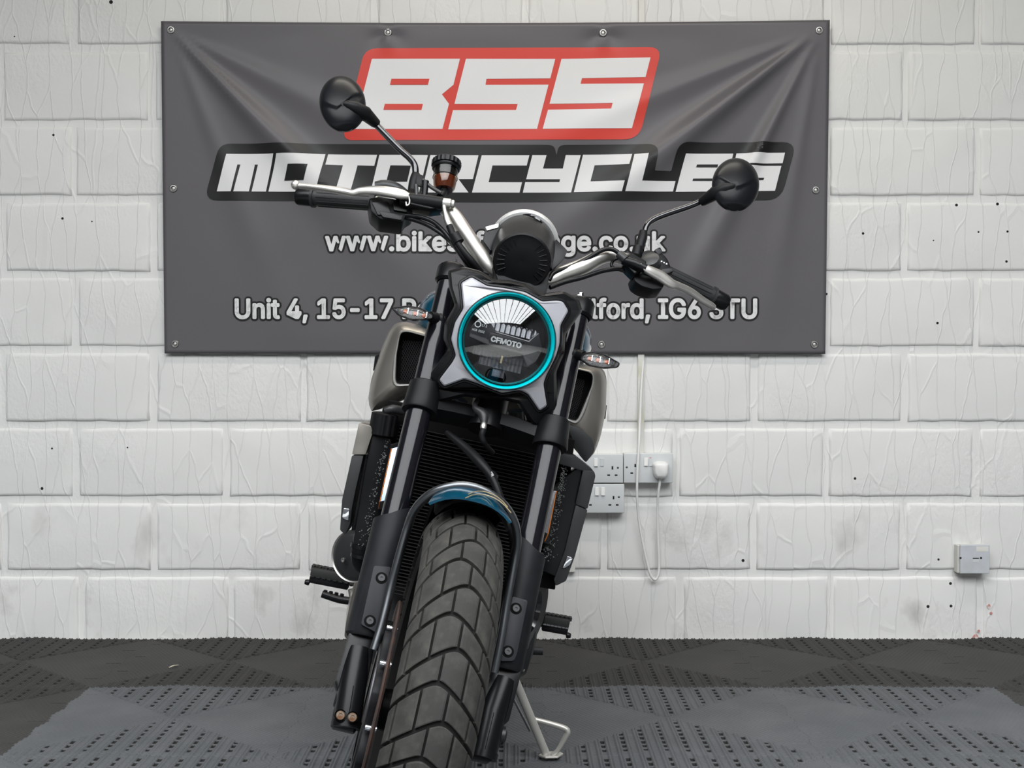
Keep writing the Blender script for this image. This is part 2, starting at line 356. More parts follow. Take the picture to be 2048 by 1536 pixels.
# ------------------------------------------------------------ floor tiles
TS = 0.575; TY1 = 3.567
def tile_mesh(name, m):
    n = 330; h = TS / 2
    g = np.linspace(-h, h, n + 1); X, Y = np.meshgrid(g, g)
    Z = np.full_like(X, 0.014)
    quadA = np.abs(Y) > np.abs(X)            # front and back quadrants: ribs and slots running front to back
    cell = TS / 26
    ph = np.mod(X, cell) / cell
    # raised slim ribs
    rib = np.exp(-((ph - 0.15) / 0.10) ** 2) + np.exp(-((ph - 0.85) / 0.10) ** 2)
    Z += np.where(quadA, 0.0034 * rib, 0)
    phy = np.mod(Y, 0.0105) / 0.0105
    Z += np.where(quadA, 0.0005 * (np.cos(2 * math.pi * phy)), 0)
    # slots every other rib gap
    colid = np.floor(X / cell).astype(int)
    hp = np.mod(Y, 0.030) / 0.030
    edge = np.minimum(np.abs(Y) - np.abs(X), h - np.abs(Y))
    slot = quadA & (np.abs(ph - 0.5) < 0.15) & (np.abs(hp - 0.5) < 0.24) & (np.mod(colid, 2) == 0) & (edge > 0.012)
    Z = np.where(slot, 0.0005, Z)
    # side quadrants: fine weave of low lozenges
    wv = 0.00055 * np.sin(2 * math.pi * (X + 0.0 * Y) / 0.012 + math.pi * np.floor(Y / 0.0105)) * np.abs(np.sin(math.pi * Y / 0.0105)) ** 0.5
    Z += np.where(~quadA, wv - 0.0004, 0)
    diag = np.exp(-((np.abs(X) - np.abs(Y)) / 0.0022) ** 2); Z -= 0.0006 * diag
    # puzzle-edge nicks along left and right side
    for sx in (-1, 1):
        for k, yy in enumerate((-0.20, -0.12, -0.03, 0.05, 0.13, 0.21)):
            dx = sx * h - X
            inn = (np.abs(Y - yy) < 0.0022) & (dx * sx < 0.045) & (dx * sx > 0.012 * (k % 2) + .006)
            Z = np.where(inn & (sx * X > 0) & (k % 2 == (0 if sx > 0 else 1)), 0.0055, Z)
    # lobed edges, fitting the next tile
    t = np.linspace(-1, 1, n + 1)
    def lobe(u): return 0.024 * np.exp(-((u + .06) / .085) ** 2) + 0.006 * np.exp(-((u - .17) / .04) ** 2) - .010
    def saw(u): return 0.006 * (np.abs(np.mod(u / 0.115 + 0.25, 1) - 0.5) * 4 - 1) * (1 - (2 * u / TS) ** 2)
    wY = (np.abs(Y) / h) ** 6; wX = (np.abs(X) / h) ** 6
    Yw = Y + lobe(X) * wY; Xw = X + saw(Y) * wX
    shr = 0.0007
    Xw = Xw - np.sign(X) * shr * wX; Yw = Yw - np.sign(Y) * shr * wY
    vs = np.stack([Xw, Yw, Z], -1).reshape(-1, 3)
    idx = np.arange((n + 1) * (n + 1)).reshape(n + 1, n + 1)
    q = np.stack([idx[:-1, :-1], idx[:-1, 1:], idx[1:, 1:], idx[1:, :-1]], -1).reshape(-1, 4)
    # skirt
    bd = np.concatenate([idx[0, :], idx[1:, -1], idx[-1, -2::-1], idx[-2:0:-1, 0]])
    low = vs[bd].copy(); low[:, 2] = 0.0002; k0 = len(vs); vs = np.vstack([vs, low]); nb = len(bd)
    sk = np.array([(bd[i], k0 + i, k0 + (i + 1) % nb, bd[(i + 1) % nb]) for i in range(nb)])
    faces = np.vstack([q, sk])
    me = bpy.data.meshes.new(name); me.vertices.add(len(vs)); me.vertices.foreach_set('co', vs.ravel())
    me.loops.add(len(faces) * 4); me.loops.foreach_set('vertex_index', faces.ravel().astype(np.int32))
    me.polygons.add(len(faces)); me.polygons.foreach_set('loop_start', np.arange(len(faces), dtype=np.int32) * 4)
    me.polygons.foreach_set('loop_total', np.full(len(faces), 4, np.int32)); me.update(calc_edges=True); me.validate()
    me.materials.append(M[m]); me.materials.append(M['hole_shade'])
    sl = slot.ravel()[q].any(1); mi = np.zeros(len(faces), np.int32); mi[:len(q)] = sl; me.polygons.foreach_set('material_index', mi)  # slot faces coloured black, standing in for the shade down in them
    return me
tm = {'tile_dark': tile_mesh('floor_tile', 'tile_dark'), 'tile_grey': tile_mesh('floor_tile', 'tile_grey')}
cx0 = (454 - 1024) / FPX * TY1
for row in range(0, 7):
    for col in range(-4, 8):
        x = cx0 + col * TS * 0.994; y = TY1 - row * TS
        if abs(x) > 2.9 or y < 0.6: continue
        grey = row >= 1 and 0 <= col <= 3
        o = bpy.data.objects.new('floor_tile', tm['tile_grey' if grey else 'tile_dark']); C.objects.link(o)
        o.parent = floor; o.location = Vector(V((x, y, 0)) - ORG[floor.name])
GZ = 0.0155

mb = MB(); tube(mb, [hit(338, 1335, V((0, 0, 1)), V((0, 0, GZ + .001))), hit(347, 1331, V((0, 0, 1)), V((0, 0, GZ + .004))), hit(357, 1330, V((0, 0, 1)), V((0, 0, GZ + .001)))], [.002, .0035, .002], 6, flat=(V((0, 0, 1)), .4))
tag(mb.build('straw_scrap', 'leaf'), 'small pale dry scrap lying on the dark floor tiles left of the motorcycle', 'litter')

# ------------------------------------------------------------ banner
banner = empty('banner', WP(990, 708, 0.02), 'large grey vinyl banner with red and white lettering fixed to the white block wall', 'banner')
cTL, cTR = WP(325, 45), WP(1657, 43); cBL, cBR = WP(332, 707), WP(1648, 708)
BX0, BX1 = cTL[0], cTR[0]; BZ1, BZ0 = cTL[2], cBL[2]
eTL, eTR = WP(342, 60), WP(1638, 61)
def fold(x, z):
    h = 0.0
    for (e, rays) in ((eTL, ((R(-46), .085, .7), (R(-27), .09, .2), (R(-68), .07, .15))), (eTR, ((R(180 + 38), .075, 1.0), (R(180 + 63), .05, .95), (R(180 + 22), .06, .3), (R(180 + 80), .05, .3)))):
        dx, dz = x - e[0], z - e[2]; r_ = math.hypot(dx, dz)
        if r_ < 1e-4: continue
        a = math.atan2(dz, dx)
        for (a0, sg, am) in rays:
            da = (a - a0 + math.pi) % (2 * math.pi) - math.pi
            A = am * 0.118 * r_ * math.exp(-(r_ / 0.62) ** 2)
            h += A * sg / 0.075 * math.exp(-(da / sg) ** 2)
    h += 0.004 * noise.noise(Vector((x * 2.3, z * 2.0, 1.7))) + 0.0012 * noise.noise(Vector((x * 7, z * 7, 3.1)))
    for ex in (776, 1206):
        e = WP(ex, 66); r_ = math.hypot(x - e[0], z - e[2]); h += 0.006 * math.exp(-(r_ / .05) ** 2) * math.sin(3 * math.atan2(z - e[2], x - e[0]))
    ed = min(x - BX0, BX1 - x, z - BZ0, BZ1 - z)
    return h * min(1, max(0.0, ed) / 0.05 * 0.8 + 0.2)
BOFF = 0.016
def bpt(x, z, lay): return V((x, WY - BOFF - fold(x, z) - lay, z))
def drape(name, m, polys, lay, parent, holes=None, step=0.012, thick=0.0, **kw):
    """polys: lists of (x,z) on the banner; subdivided and laid over its folds"""
    tris = []
    for pl in polys:
        v3 = [Vector((p[0], p[1], 0)) for p in pl]
        for t in tessellate_polygon([v3]): tris.append([tuple(v3[i][:2]) for i in t])
    bm = tris_drape(tris, step)
    return fin_drape(bm, name, m, lay, parent, thick, **kw)
def clip(poly, ax, k, sgn):
    out = []
    for i in range(len(poly)):
        p, q = poly[i - 1], poly[i]; dp, dq = (p[ax] - k) * sgn, (q[ax] - k) * sgn
        if (dp >= 0) != (dq >= 0):
            t = dp / (dp - dq); r_ = [p[0] + (q[0] - p[0]) * t, p[1] + (q[1] - p[1]) * t]; r_[ax] = k; out.append(tuple(r_))
        if dq >= 0: out.append(q)
    return out
def tris_drape(tris, step):
    """cut flat triangles along a fixed grid so that they can follow the folds"""
    bm = bmesh.new()
    for t in tris:
        for i in range(math.floor(min(p[0] for p in t) / step), math.floor(max(p[0] for p in t) / step) + 1):
            a = clip(clip(t, 0, i * step, 1), 0, (i + 1) * step, -1)
            if len(a) < 3: continue
            for j in range(math.floor(min(p[1] for p in a) / step), math.floor(max(p[1] for p in a) / step) + 1):
                b = clip(clip(a, 1, j * step, 1), 1, (j + 1) * step, -1)
                if len(b) >= 3: bm.faces.new([bm.verts.new((p[0], 0, p[1])) for p in b])
    bmesh.ops.remove_doubles(bm, verts=bm.verts[:], dist=2e-6)
    return bm
def fin_drape(bm, name, m, lay, parent, thick=0.0, **kw):
    bm.normal_update()
    for f in bm.faces:
        if f.normal.y > 0: f.normal_flip()
    for v in bm.verts: v.co = Vector(bpt(v.co.x, v.co.z, lay))
    if thick:
        r_ = bmesh.ops.extrude_face_region(bm, geom=bm.faces[:])
        bmesh.ops.translate(bm, verts=[e for e in r_['geom'] if isinstance(e, bmesh.types.BMVert)], vec=(0, thick, 0))
        bmesh.ops.recalc_face_normals(bm, faces=bm.faces[:])
    for f in bm.faces: f.smooth = not thick
    me = bpy.data.meshes.new(name); bm.to_mesh(me); bm.free(); me.materials.append(M[m])
    return link(name, me, parent, **kw)
def wpx(pts): return [(WP(x, y, BOFF)[0], WP(x, y, BOFF)[2]) for x, y in pts]
def rounded(pts, rad):
    """round the corners of a pixel polygon; rad single or per corner"""
    out = []; n = len(pts)
    for i, p in enumerate(pts):
        r_ = rad[i] if hasattr(rad, '__len__') else rad
        a, b, c = V(pts[i - 1]), V(p), V(pts[(i + 1) % n])
        if r_ <= 0: out.append(tuple(b)); continue
        ab, cb = (a - b), (c - b); ra = min(r_, np.linalg.norm(ab) * .45); rc = min(r_, np.linalg.norm(cb) * .45)
        s, e = b + nrm(ab) * ra, b + nrm(cb) * rc
        for t in np.linspace(0, 1, 6): out.append(tuple((1 - t) ** 2 * s + 2 * t * (1 - t) * b + t * t * e))
    return out
# vinyl sheet as a fine grid
n1, n2 = 170, 90; bm = bmesh.new(); grid = []
for j in range(n2 + 1):
    rowv = []
    for i in range(n1 + 1):
        u, v_ = i / n1, j / n2
        x = (cBL[0] * (1 - v_) + cTL[0] * v_) * (1 - u) + (cBR[0] * (1 - v_) + cTR[0] * v_) * u
        z = (cBL[2] * (1 - u) + cBR[2] * u) * (1 - v_) + (cTL[2] * (1 - u) + cTR[2] * u) * v_ - 0.007 * math.sin(math.pi * u) * v_
        rowv.append(bm.verts.new(Vector(bpt(x, z, 0))))
    grid.append(rowv)
for j in range(n2):
    for i in range(n1): bm.faces.new((grid[j][i], grid[j][i + 1], grid[j + 1][i + 1], grid[j + 1][i])).smooth = True
r_ = bmesh.ops.extrude_face_region(bm, geom=bm.faces[:])
bmesh.ops.translate(bm, verts=[e for e in r_['geom'] if isinstance(e, bmesh.types.BMVert)], vec=(0, 0.0008, 0))
bmesh.ops.recalc_face_normals(bm, faces=bm.faces[:])
me = bpy.data.meshes.new('vinyl_sheet'); bm.to_mesh(me); bm.free(); me.materials.append(M['ban_grey']); link('vinyl_sheet', me, banner)
# logo
drape('logo_border', 'ban_red', [wpx(rounded([(730, 97), (1324, 94), (1278, 279), (684, 281)], [24, 26, 30, 22]))], 0.0013, banner, label='red outline behind the big white letters')
drape('logo_border', 'ban_black', [wpx(rounded([(440, 287), (780, 289), (1108, 290), (1113, 310), (1118, 290), (1318, 289), (1308, 343), (1342, 343), (1356, 286), (1593, 284), (1562, 400), (980, 405), (408, 401)],
      [22, 0, 14, 0, 14, 26, 3, 3, 24, 28, 30, 0, 28]))], 0.0013, banner, label='black outline behind the long white word')
def letter(outer, holes=(), dark='ban_red'):
    drape('letter', 'ban_white', [wpx(outer)], 0.0023, banner)
    for hpoly in holes: drape('letter_counter', dark, [wpx(hpoly)], 0.0032, banner)
letter([(744, 118), (920, 118), (907, 170), (884, 189), (898, 208), (885, 258), (708, 259)],
       [[(783, 158), (859, 158), (856, 170), (780, 170)], [(770, 208), (846, 208), (843, 220), (767, 220)]])
letter([(932, 118), (1110.5, 118), (1100.5, 157), (973, 158), (971, 170), (1097, 169.5), (1074, 258), (896.5, 259), (906, 220.5), (1032, 220), (1035.4, 208), (909, 208)])
letter([(1123, 118), (1301, 115), (1291, 154.3), (1164, 156.4), (1161, 167.6), (1287.6, 167), (1263.7, 256.8), (1085.3, 258), (1096, 219.5), (1222, 218), (1225, 206.6), (1099, 207.6)])
K_ = 'ban_black'
letter([(453, 308), (548, 308), (532, 383.3), (503.4, 383.2), (516, 329.3), (510, 329.3), (498.2, 383.2), (467.5, 383.2), (481, 329.2), (475, 329.2), (462.3, 383), (434, 383)])
letter([(554.6, 308), (651.3, 308.8), (633, 384), (537, 383.3)], [[(577.5, 329.4), (617.8, 330), (609, 362), (569, 362)]], K_)
letter([(656.5, 309), (754.5, 310), (748.7, 331.7), (715.2, 331), (701, 384.5), (672, 384.3), (686, 331), (651.5, 330)])
letter([(759, 310), (856, 310.5), (838, 385), (741, 384.8)], [[(781, 331), (822, 331.7), (814.4, 363.5), (772.7, 363.5)]], K_)
letter([(861, 310.5), (957, 310.8), (946, 358.6), (917, 358.6), (937, 385.3), (905, 385.3), (889, 364), (877, 364), (872, 385.2), (843, 385)], [[(883, 331.5), (923.5, 331.5), (922, 337), (881.5, 337)]], K_)
letter([(963.6, 310.8), (1058.7, 310.8), (1053.4, 331.4), (985, 331.4), (977.2, 364.8), (1044, 364.8), (1039, 385.4), (944, 385.4)])
letter([(1064.7, 310.5), (1093, 310.5), (1086, 337.4), (1125.7, 337.2), (1131.5, 310.3), (1161.4, 310.3), (1142, 385.4), (1045.6, 385.4), (1050.5, 364.5), (1118.8, 364.5), (1120, 358.6), (1052.4, 358.6)])
letter([(1166, 309.7), (1263.7, 309), (1257.5, 329.5), (1189, 331), (1180.6, 363.5), (1248, 363), (1242.5, 384.3), (1147.5, 384.8)])
letter([(1268, 309.5), (1296, 308.3), (1283, 363), (1350.8, 362.4), (1345.7, 383.3), (1249.3, 384)])
letter([(1371, 308), (1466.3, 307.3), (1449, 383), (1351, 383.8)], [[(1393.7, 329.3), (1436, 329), (1434.5, 335), (1392, 335)], [(1386, 357.5), (1427, 357.2), (1425.5, 362), (1384.5, 362)]], K_)
letter([(1472.8, 307), (1570, 305.4), (1565, 326.6), (1495, 328), (1494, 332), (1562.7, 331.7), (1550, 381.5), (1454.5, 383), (1459.5, 362.5), (1526.8, 360.5), (1528.5, 355.5), (1461, 357)])
# text lines
FONT = None
try: FONT = bpy.data.fonts.load(bpy.utils.system_resource('DATAFILES', path='fonts') + '/Inter.woff2')   # a face that ships with Blender; its built-in one otherwise
except Exception: pass
def textline(s, x0, x1, base, cap, name):
    cu = bpy.data.curves.new('t', 'FONT'); cu.body = s; cu.size = 1; cu.resolution_u = 2
    if FONT: cu.font = FONT
    def conv(off):
        cu.offset = off; o = bpy.data.objects.new('t', cu); C.objects.link(o)
        dg = bpy.context.evaluated_depsgraph_get(); dg.update()
        me = bpy.data.meshes.new_from_object(o.evaluated_get(dg)); bpy.data.objects.remove(o); return me
    me0 = conv(0.012); xs = [v.co.x for v in me0.vertices]; xa, xb = min(xs), max(xs)
    # cap height of the font measured from a capital letter
    cu.body = 'H'; cu.offset = 0.024; mh = conv(0.024); ys = [v.co.y for v in mh.vertices]; ch = max(ys) - min(ys); y0 = min(ys); cu.body = s
    A, B_ = WP(x0, base, BOFF), WP(x1, base, BOFF); sx = (B_[0] - A[0]) / (xb - xa); top = WP(x0, base - cap, BOFF)[2]; sz = (top - A[2]) / ch
    me = conv(0.0); me.calc_loop_triangles(); co = [(A[0] + (v.co.x - xa) * sx, A[2] + (v.co.y - y0) * sz) for v in me.vertices]
    for rad_, nd, m_, lay, nm in ((.0084, 18, 'ban_black', 0.0013, name + '_outline'), (.0028, 12, 'ban_white', 0.0023, name)):
        tris = []
        for q in range(nd):
            dx, dz = rad_ * math.cos(2 * math.pi * q / nd), rad_ * math.sin(2 * math.pi * q / nd)
            tris += [[(co[i][0] + dx, co[i][1] + dz) for i in t.vertices] for t in me.loop_triangles]
        fin_drape(tris_drape(tris, 0.05), nm, m_, lay, banner, kind='stuff')
textline('www.bikesafestorage.co.uk', 651, 1331, 503, 40, 'web_address')
textline('Unit 4, 15-17 Roebuck Road, Ilford, IG6 3TU', 471, 1513, 638, 41, 'street_address')
for (x, y) in ((342, 60), (776, 65), (1206, 66), (1638, 61), (347, 377), (1632, 380), (350, 688), (776, 690), (1203, 689), (1629, 689)):
    p = WP(x, y, BOFF); p = bpt(p[0], p[2], 0.0006); mb = MB()
    revolve(mb, [(.0062, -.001), (.0062, .0012), (.0075, .0024), (.0100, .0022), (.0118, .0004), (.012, -.002)], p, (0, -1, 0), 24)
    e = mb.build('eyelet', 'steel', banner, smooth=True)
    mb = MB(); revolve(mb, [(0, .001), (.003, .0012), (.0045, .0006), (.0062, -.001)], p, (0, -1, 0), 12); mb.build('screw', 'alu2', e, smooth=True)

# ------------------------------------------------------------ trunking, sockets, cable
def wbox(mb, x0, y0, x1, y1, d0, d1):
    a, b = WP(x0, y1), WP(x1, y0)
    box(mb, ((a[0] + b[0]) / 2, WY - (d0 + d1) / 2, (a[2] + b[2]) / 2), abs(b[0] - a[0]) / 2, abs(d1 - d0) / 2, abs(b[2] - a[2]) / 2)
mb = MB(); wbox(mb, 1275, -60, 1289, 906, -0.002, 0.011); o = mb.build('cable_trunking', 'cream', bevel=0.0015)
tag(o, 'narrow cream cable trunking running down the wall behind the banner to the right socket', 'trunking')
mb = MB(); wbox(mb, 1128, 1022, 1150, 1143, -0.002, 0.014); o = mb.build('cable_trunking', 'cream', bevel=0.0015)
tag(o, 'short cream trunking below the sockets, just showing right of the motorcycle', 'trunking')
def socket(x0, y0, x1, y1, label, rockers, pins, screws, depth=0.040, matn='socket', neon=None):
    root = empty('wall_socket', WP((x0 + x1) / 2, y1), label, 'socket', 'wall sockets beside the motorcycle')
    mb = MB(); wbox(mb, x0, y0, x1, y1, -0.004, depth - 0.010); mb.build('back_box', 'painted', root, bevel=0.002)
    mb = MB(); wbox(mb, x0 - .5, y0 - .5, x1 + .5, y1 + .5, depth - 0.010, depth); mb.build('faceplate', matn, root, bevel=0.0025, seg=3, smooth=True)
    s = 1 / (1 + 0)  # faceplate is nearer by 4 cm: pixel offsets shrink by under 2 percent
    for (x, y, on) in rockers:
        mb = MB(); wbox(mb, x - 3.8, y - 8, x + 3.8, y + 8, depth - .001, depth + .0022)
        if on: mb.v = [(a, b - (0.003 if c < WP(x, y)[2] else 0), c) for a, b, c in mb.v]
        mb.build('rocker_switch', 'socketw' if on else 'socket', root, bevel=0.0008)
    for (x, y, wd, ht) in pins:
        mb = MB(); wbox(mb, x - wd / 2, y - ht / 2, x + wd / 2, y + ht / 2, depth - .001, depth + .0003); mb.build('pin_slot', 'hole_shade', root)
    for (x, y) in screws:
        mb = MB(); p = WP(x, y, depth - .0002); revolve(mb, [(0, .0008), (.0025, .0007), (.0035, 0)], p, (0, -1, 0), 12); mb.build('screw', 'bolt', root, smooth=True)
    if neon: mb = MB(); wbox(mb, neon[0] - 2, neon[1] - .8, neon[0] + 2, neon[1] + .8, depth - .001, depth + .0004); M.setdefault('neon', mat('neon_red', (.5, .05, .08), .4)); mb.build('indicator', 'neon', root)
    return root
def pset(x, y): return [(x, y, 3.2, 6.5), (x - 7.3, y + 14.5, 5.4, 3), (x + 7.3, y + 14.5, 5.4, 3)]
socket(1146, 907, 1243.5, 963, 'upper left white double wall socket, partly hidden behind the motorcycle', [(1190, 922.5, 1), (1202, 922.5, 0)], pset(1222.8, 933.5) + pset(1167, 933.5), [(1235.7, 935.5)])
socket(1245.5, 905, 1342, 963, 'upper right white double wall socket with the white plug in it', [(1289, 921.5, 1), (1298.5, 922.5, 0)], [(1268, 929, 3.2, 6), (1261, 944, 5.4, 3)], [(1253.5, 934.5)], neon=(1298, 914))
socket(1147, 966, 1246, 1022.5, 'lower white double wall socket under the other two, rounder corners', [(1192, 980, 1), (1204, 980, 1)], pset(1225, 992.5) + pset(1172, 992.5), [(1237.7, 994)])
# plug and flex
pl = empty('power_plug', WP(1320, 958, .04), 'white three-pin power plug with its long looped white flex hanging down the wall', 'plug')
mb = MB()
poly = rounded([(1304, 927), (1311, 922), (1330, 922), (1337, 927), (1335, 948), (1330, 957), (1311, 957), (1306, 948)], 4)
P0 = [WP(x, y, .041) for x, y in poly]; cc = sum(P0) / len(P0)
P1 = [p + V((0, -.010, 0)) for p in P0]; P2 = [cc + (p - cc) * .86 + V((0, -.030, .001)) for p in P0]; P3 = [cc + (p - cc) * .66 + V((0, -.035, .002)) for p in P0]
loft(mb, [P0, P1, P2, P3]); mb.build('plug_body', 'socketw', pl, smooth=True, auto=50)
mb = MB(); pts = [(1320, 950, .05), (1320, 962, .05), (1317, 985, .045), (1315, 1020, .03), (1316, 1070, .02), (1318, 1125, .016), (1317, 1148, .018), (1311, 1159, .02), (1302, 1152, .022), (1294, 1125, .022), (1284, 1078, .024), (1277, 1035, .03), (1274, 990, .045), (1275, 940, .05), (1278, 890, .045), (1280, 840, .03), (1283, 770, .018), (1286.5, 725, .008), (1287, 702, .004)]
tube(mb, [WP(*p) for p in pts], 0.0037, 10, sub=6); mb.build('flex', 'socketw', pl, smooth=True)
# data outlet
rt = empty('data_outlet', WP(1938, 1145), 'small square white outlet box low on the wall at far right', 'outlet')
mb = MB(); wbox(mb, 1908, 1088, 1968, 1143, -.004, .030); mb.build('back_box', 'painted', rt, bevel=.002)
mb = MB(); wbox(mb, 1911.5, 1086, 1970, 1143, .030, .040); mb.build('faceplate', 'oldplastic', rt, bevel=.002)
mb = MB(); wbox(mb, 1936, 1112, 1948, 1120, .0395, .0405); mb.build('shutter', 'socket', rt)
mb = MB(); wbox(mb, 1936, 1111.5, 1948, 1113.5, .0395, .0412); mb.build('shutter_slot', 'bolt', rt)
mb = MB(); wbox(mb, 1943, 1089, 1967, 1099, .0395, .0403); mb.build('paper_label', 'cream', rt)
for x in (1921, 1962):
    mb = MB(); revolve(mb, [(0, .0008), (.003, .0006), (.0036, 0)], WP(x, 1116, .040), (0, -1, 0), 12); mb.build('screw', 'bolt', rt)
#MOTORCYCLE

# ------------------------------------------------------------ motorcycle
# O: front axle. B rows: body forward / left / up (leaning on its stand). K rows: along the fork / across / forward of the fork
O = V((-0.135, 1.915, 0.3096))
LEAN = R(12.03); YAW = R(0.47); STEER = R(4.06); RAKE = R(24.22)
def rot(a, t): return np.array(Matrix.Rotation(t, 3, Vector(a)))
fw = rot((0, 0, 1), YAW) @ V((0, -1, 0)); lf = rot((0, 0, 1), YAW) @ V((1, 0, 0)); up = V((0, 0, 1))
rl = rot(fw, LEAN)
if (rl @ up)[0] < 0: rl = rot(fw, -LEAN)
Bf, Bl, Bu = fw, rl @ lf, rl @ up
Ka = nrm(-math.sin(RAKE) * Bf + math.cos(RAKE) * Bu); Kw0 = math.cos(RAKE) * Bf + math.sin(RAKE) * Bu
st_ = rot(Ka, STEER); Kl = st_ @ Bl; Kw = st_ @ Kw0
if Kl[2] > Bl[2]: st_ = rot(Ka, -STEER); Kl = st_ @ Bl; Kw = st_ @ Kw0
Hn = nrm(math.cos(RAKE) * Kw - math.sin(RAKE) * Ka); Hu = nrm(np.cross(Hn, Kl)); Hu = Hu if Hu[2] > 0 else -Hu
def fk(s, l, w): return O + Ka * s + Kl * l + Kw * w
def bd(f, l, u): return O + Bf * f + Bl * l + Bu * u
def F(px, py, w): return hit(px, py, Kw, O, w)
def B(px, py, f): return hit(px, py, Bf, O, f)
def H(px, py, d): return hit(px, py, Hn, O, d)
root = empty('motorcycle', (O + Bf * -0.7) * V((1, 1, 0)) + V((-0.06, 0, GZ)), 'black and gunmetal motorcycle with round headlamp, seen from the front, leaning on its side stand', 'motorcycle')
def P(mb, name, m, par=root, **kw): return mb.build(name, m, par, **kw)
def plate(name, m, pts, mp, d, th, par=root, bevel=0.002, n=None, rad=0, **kw):
    pts = rounded(pts, rad) if rad else pts
    nn = {F: Kw, B: Bf, H: Hn}[mp] if n is None else n
    mb = MB(); prism(mb, [mp(x, y, d) for x, y in pts], -nn * th); return P(mb, name, m, par, bevel=bevel, smooth=True, **kw)
def bolt(name, p, ax, r_, par=root, m='bolt', hexr=.45, proud=0.003):
    mb = MB(); revolve(mb, [(0, proud * .3), (r_ * hexr, proud * .3), (r_ * hexr, proud), (r_ * .85, proud), (r_, proud * .6), (r_, -.002)], p, ax, 14); return P(mb, name, m, par, smooth=True, auto=35)
def fkline(y, side):   # fork leg centre line in the picture -> point in the plane of the legs
    return F(690 + (1440 - y) * .2402, y, 0) if side < 0 else F(972 + (1500 - y) * .2095, y, 0)
def chain(pts, name, m, r_, par=root, n=10, sub=6, **kw):
    mb = MB(); tube(mb, [p[:3] for p in pts], r_, n, sub=sub, flat=kw.pop('flat', None)); return P(mb, name, m, par, smooth=True, auto=60, **kw)

# ---- front wheel
def wheel_parts(o, ax, u0, rt, hw, rimr, front=True):
    """tyre carcass, rim and spokes about axle point o with axis ax"""
    ax = nrm(ax); u0 = nrm(u0)
    prof = []
    for k in range(-14, 15):
        t = k / 14; a = t * R(112)
        x = hw * math.sin(a) / math.sin(R(90)) if abs(a) <= R(90) else hw * math.copysign(math.sin(a), t) ** 1 * math.copysign(1, math.sin(abs(a)))
        prof.append((rt - .006 - 0.058 * (1 - math.cos(a)) / 1.0 * (1.0 if front else 1.1), hw * math.sin(a)))
    prof = [(rimr + .004, -hw * .55)] + prof + [(rimr + .004, hw * .55)]
    mb = MB(); revolve(mb, prof, o, ax, 72, u=u0); ty = P(mb, 'tyre', 'groove', smooth=True, auto=60)
    mb = MB(); b = hw * .62
    revolve(mb, [(rimr + .006, -b), (rimr + .006, -b + .006), (rimr - .012, -b + .012), (rimr - .022, -.01), (rimr - .022, .01), (rimr - .012, b - .012), (rimr + .006, b - .006), (rimr + .006, b), (rimr - .006, b), (rimr - .03, .022), (rimr - .03, -.022), (rimr - .006, -b), (rimr + .006, -b)], o, ax, 64, u=u0)
    wheel = P(mb, 'wheel_rim', 'satin', smooth=True, auto=40)
    mb = MB(); revolve(mb, [(.012, -.06), (.03, -.06), (.034, -.03), (.04, -.02), (.04, .02), (.034, .03), (.03, .06), (.012, .06)], o, ax, 24); P(mb, 'hub', 'satin', wheel, smooth=True)
    for k in range(5):
        for s in (-1, 1):
            a = 2 * math.pi * k / 5; d0 = u0 * math.cos(a) + np.cross(ax, u0) * math.sin(a); a2 = a + s * .23
            d1 = u0 * math.cos(a2) + np.cross(ax, u0) * math.sin(a2)
            mb = MB(); tube(mb, [o + d0 * .03, o + (d0 + d1) * .5 * rimr * .5, o + d1 * (rimr - .018)], [.012, .009, .009], 8, flat=(ax, 1.5)); P(mb, 'spoke', 'satin', wheel, smooth=True)
    return ty
tyre = wheel_parts(O, Kl, Kw, .3165, .055, .228)
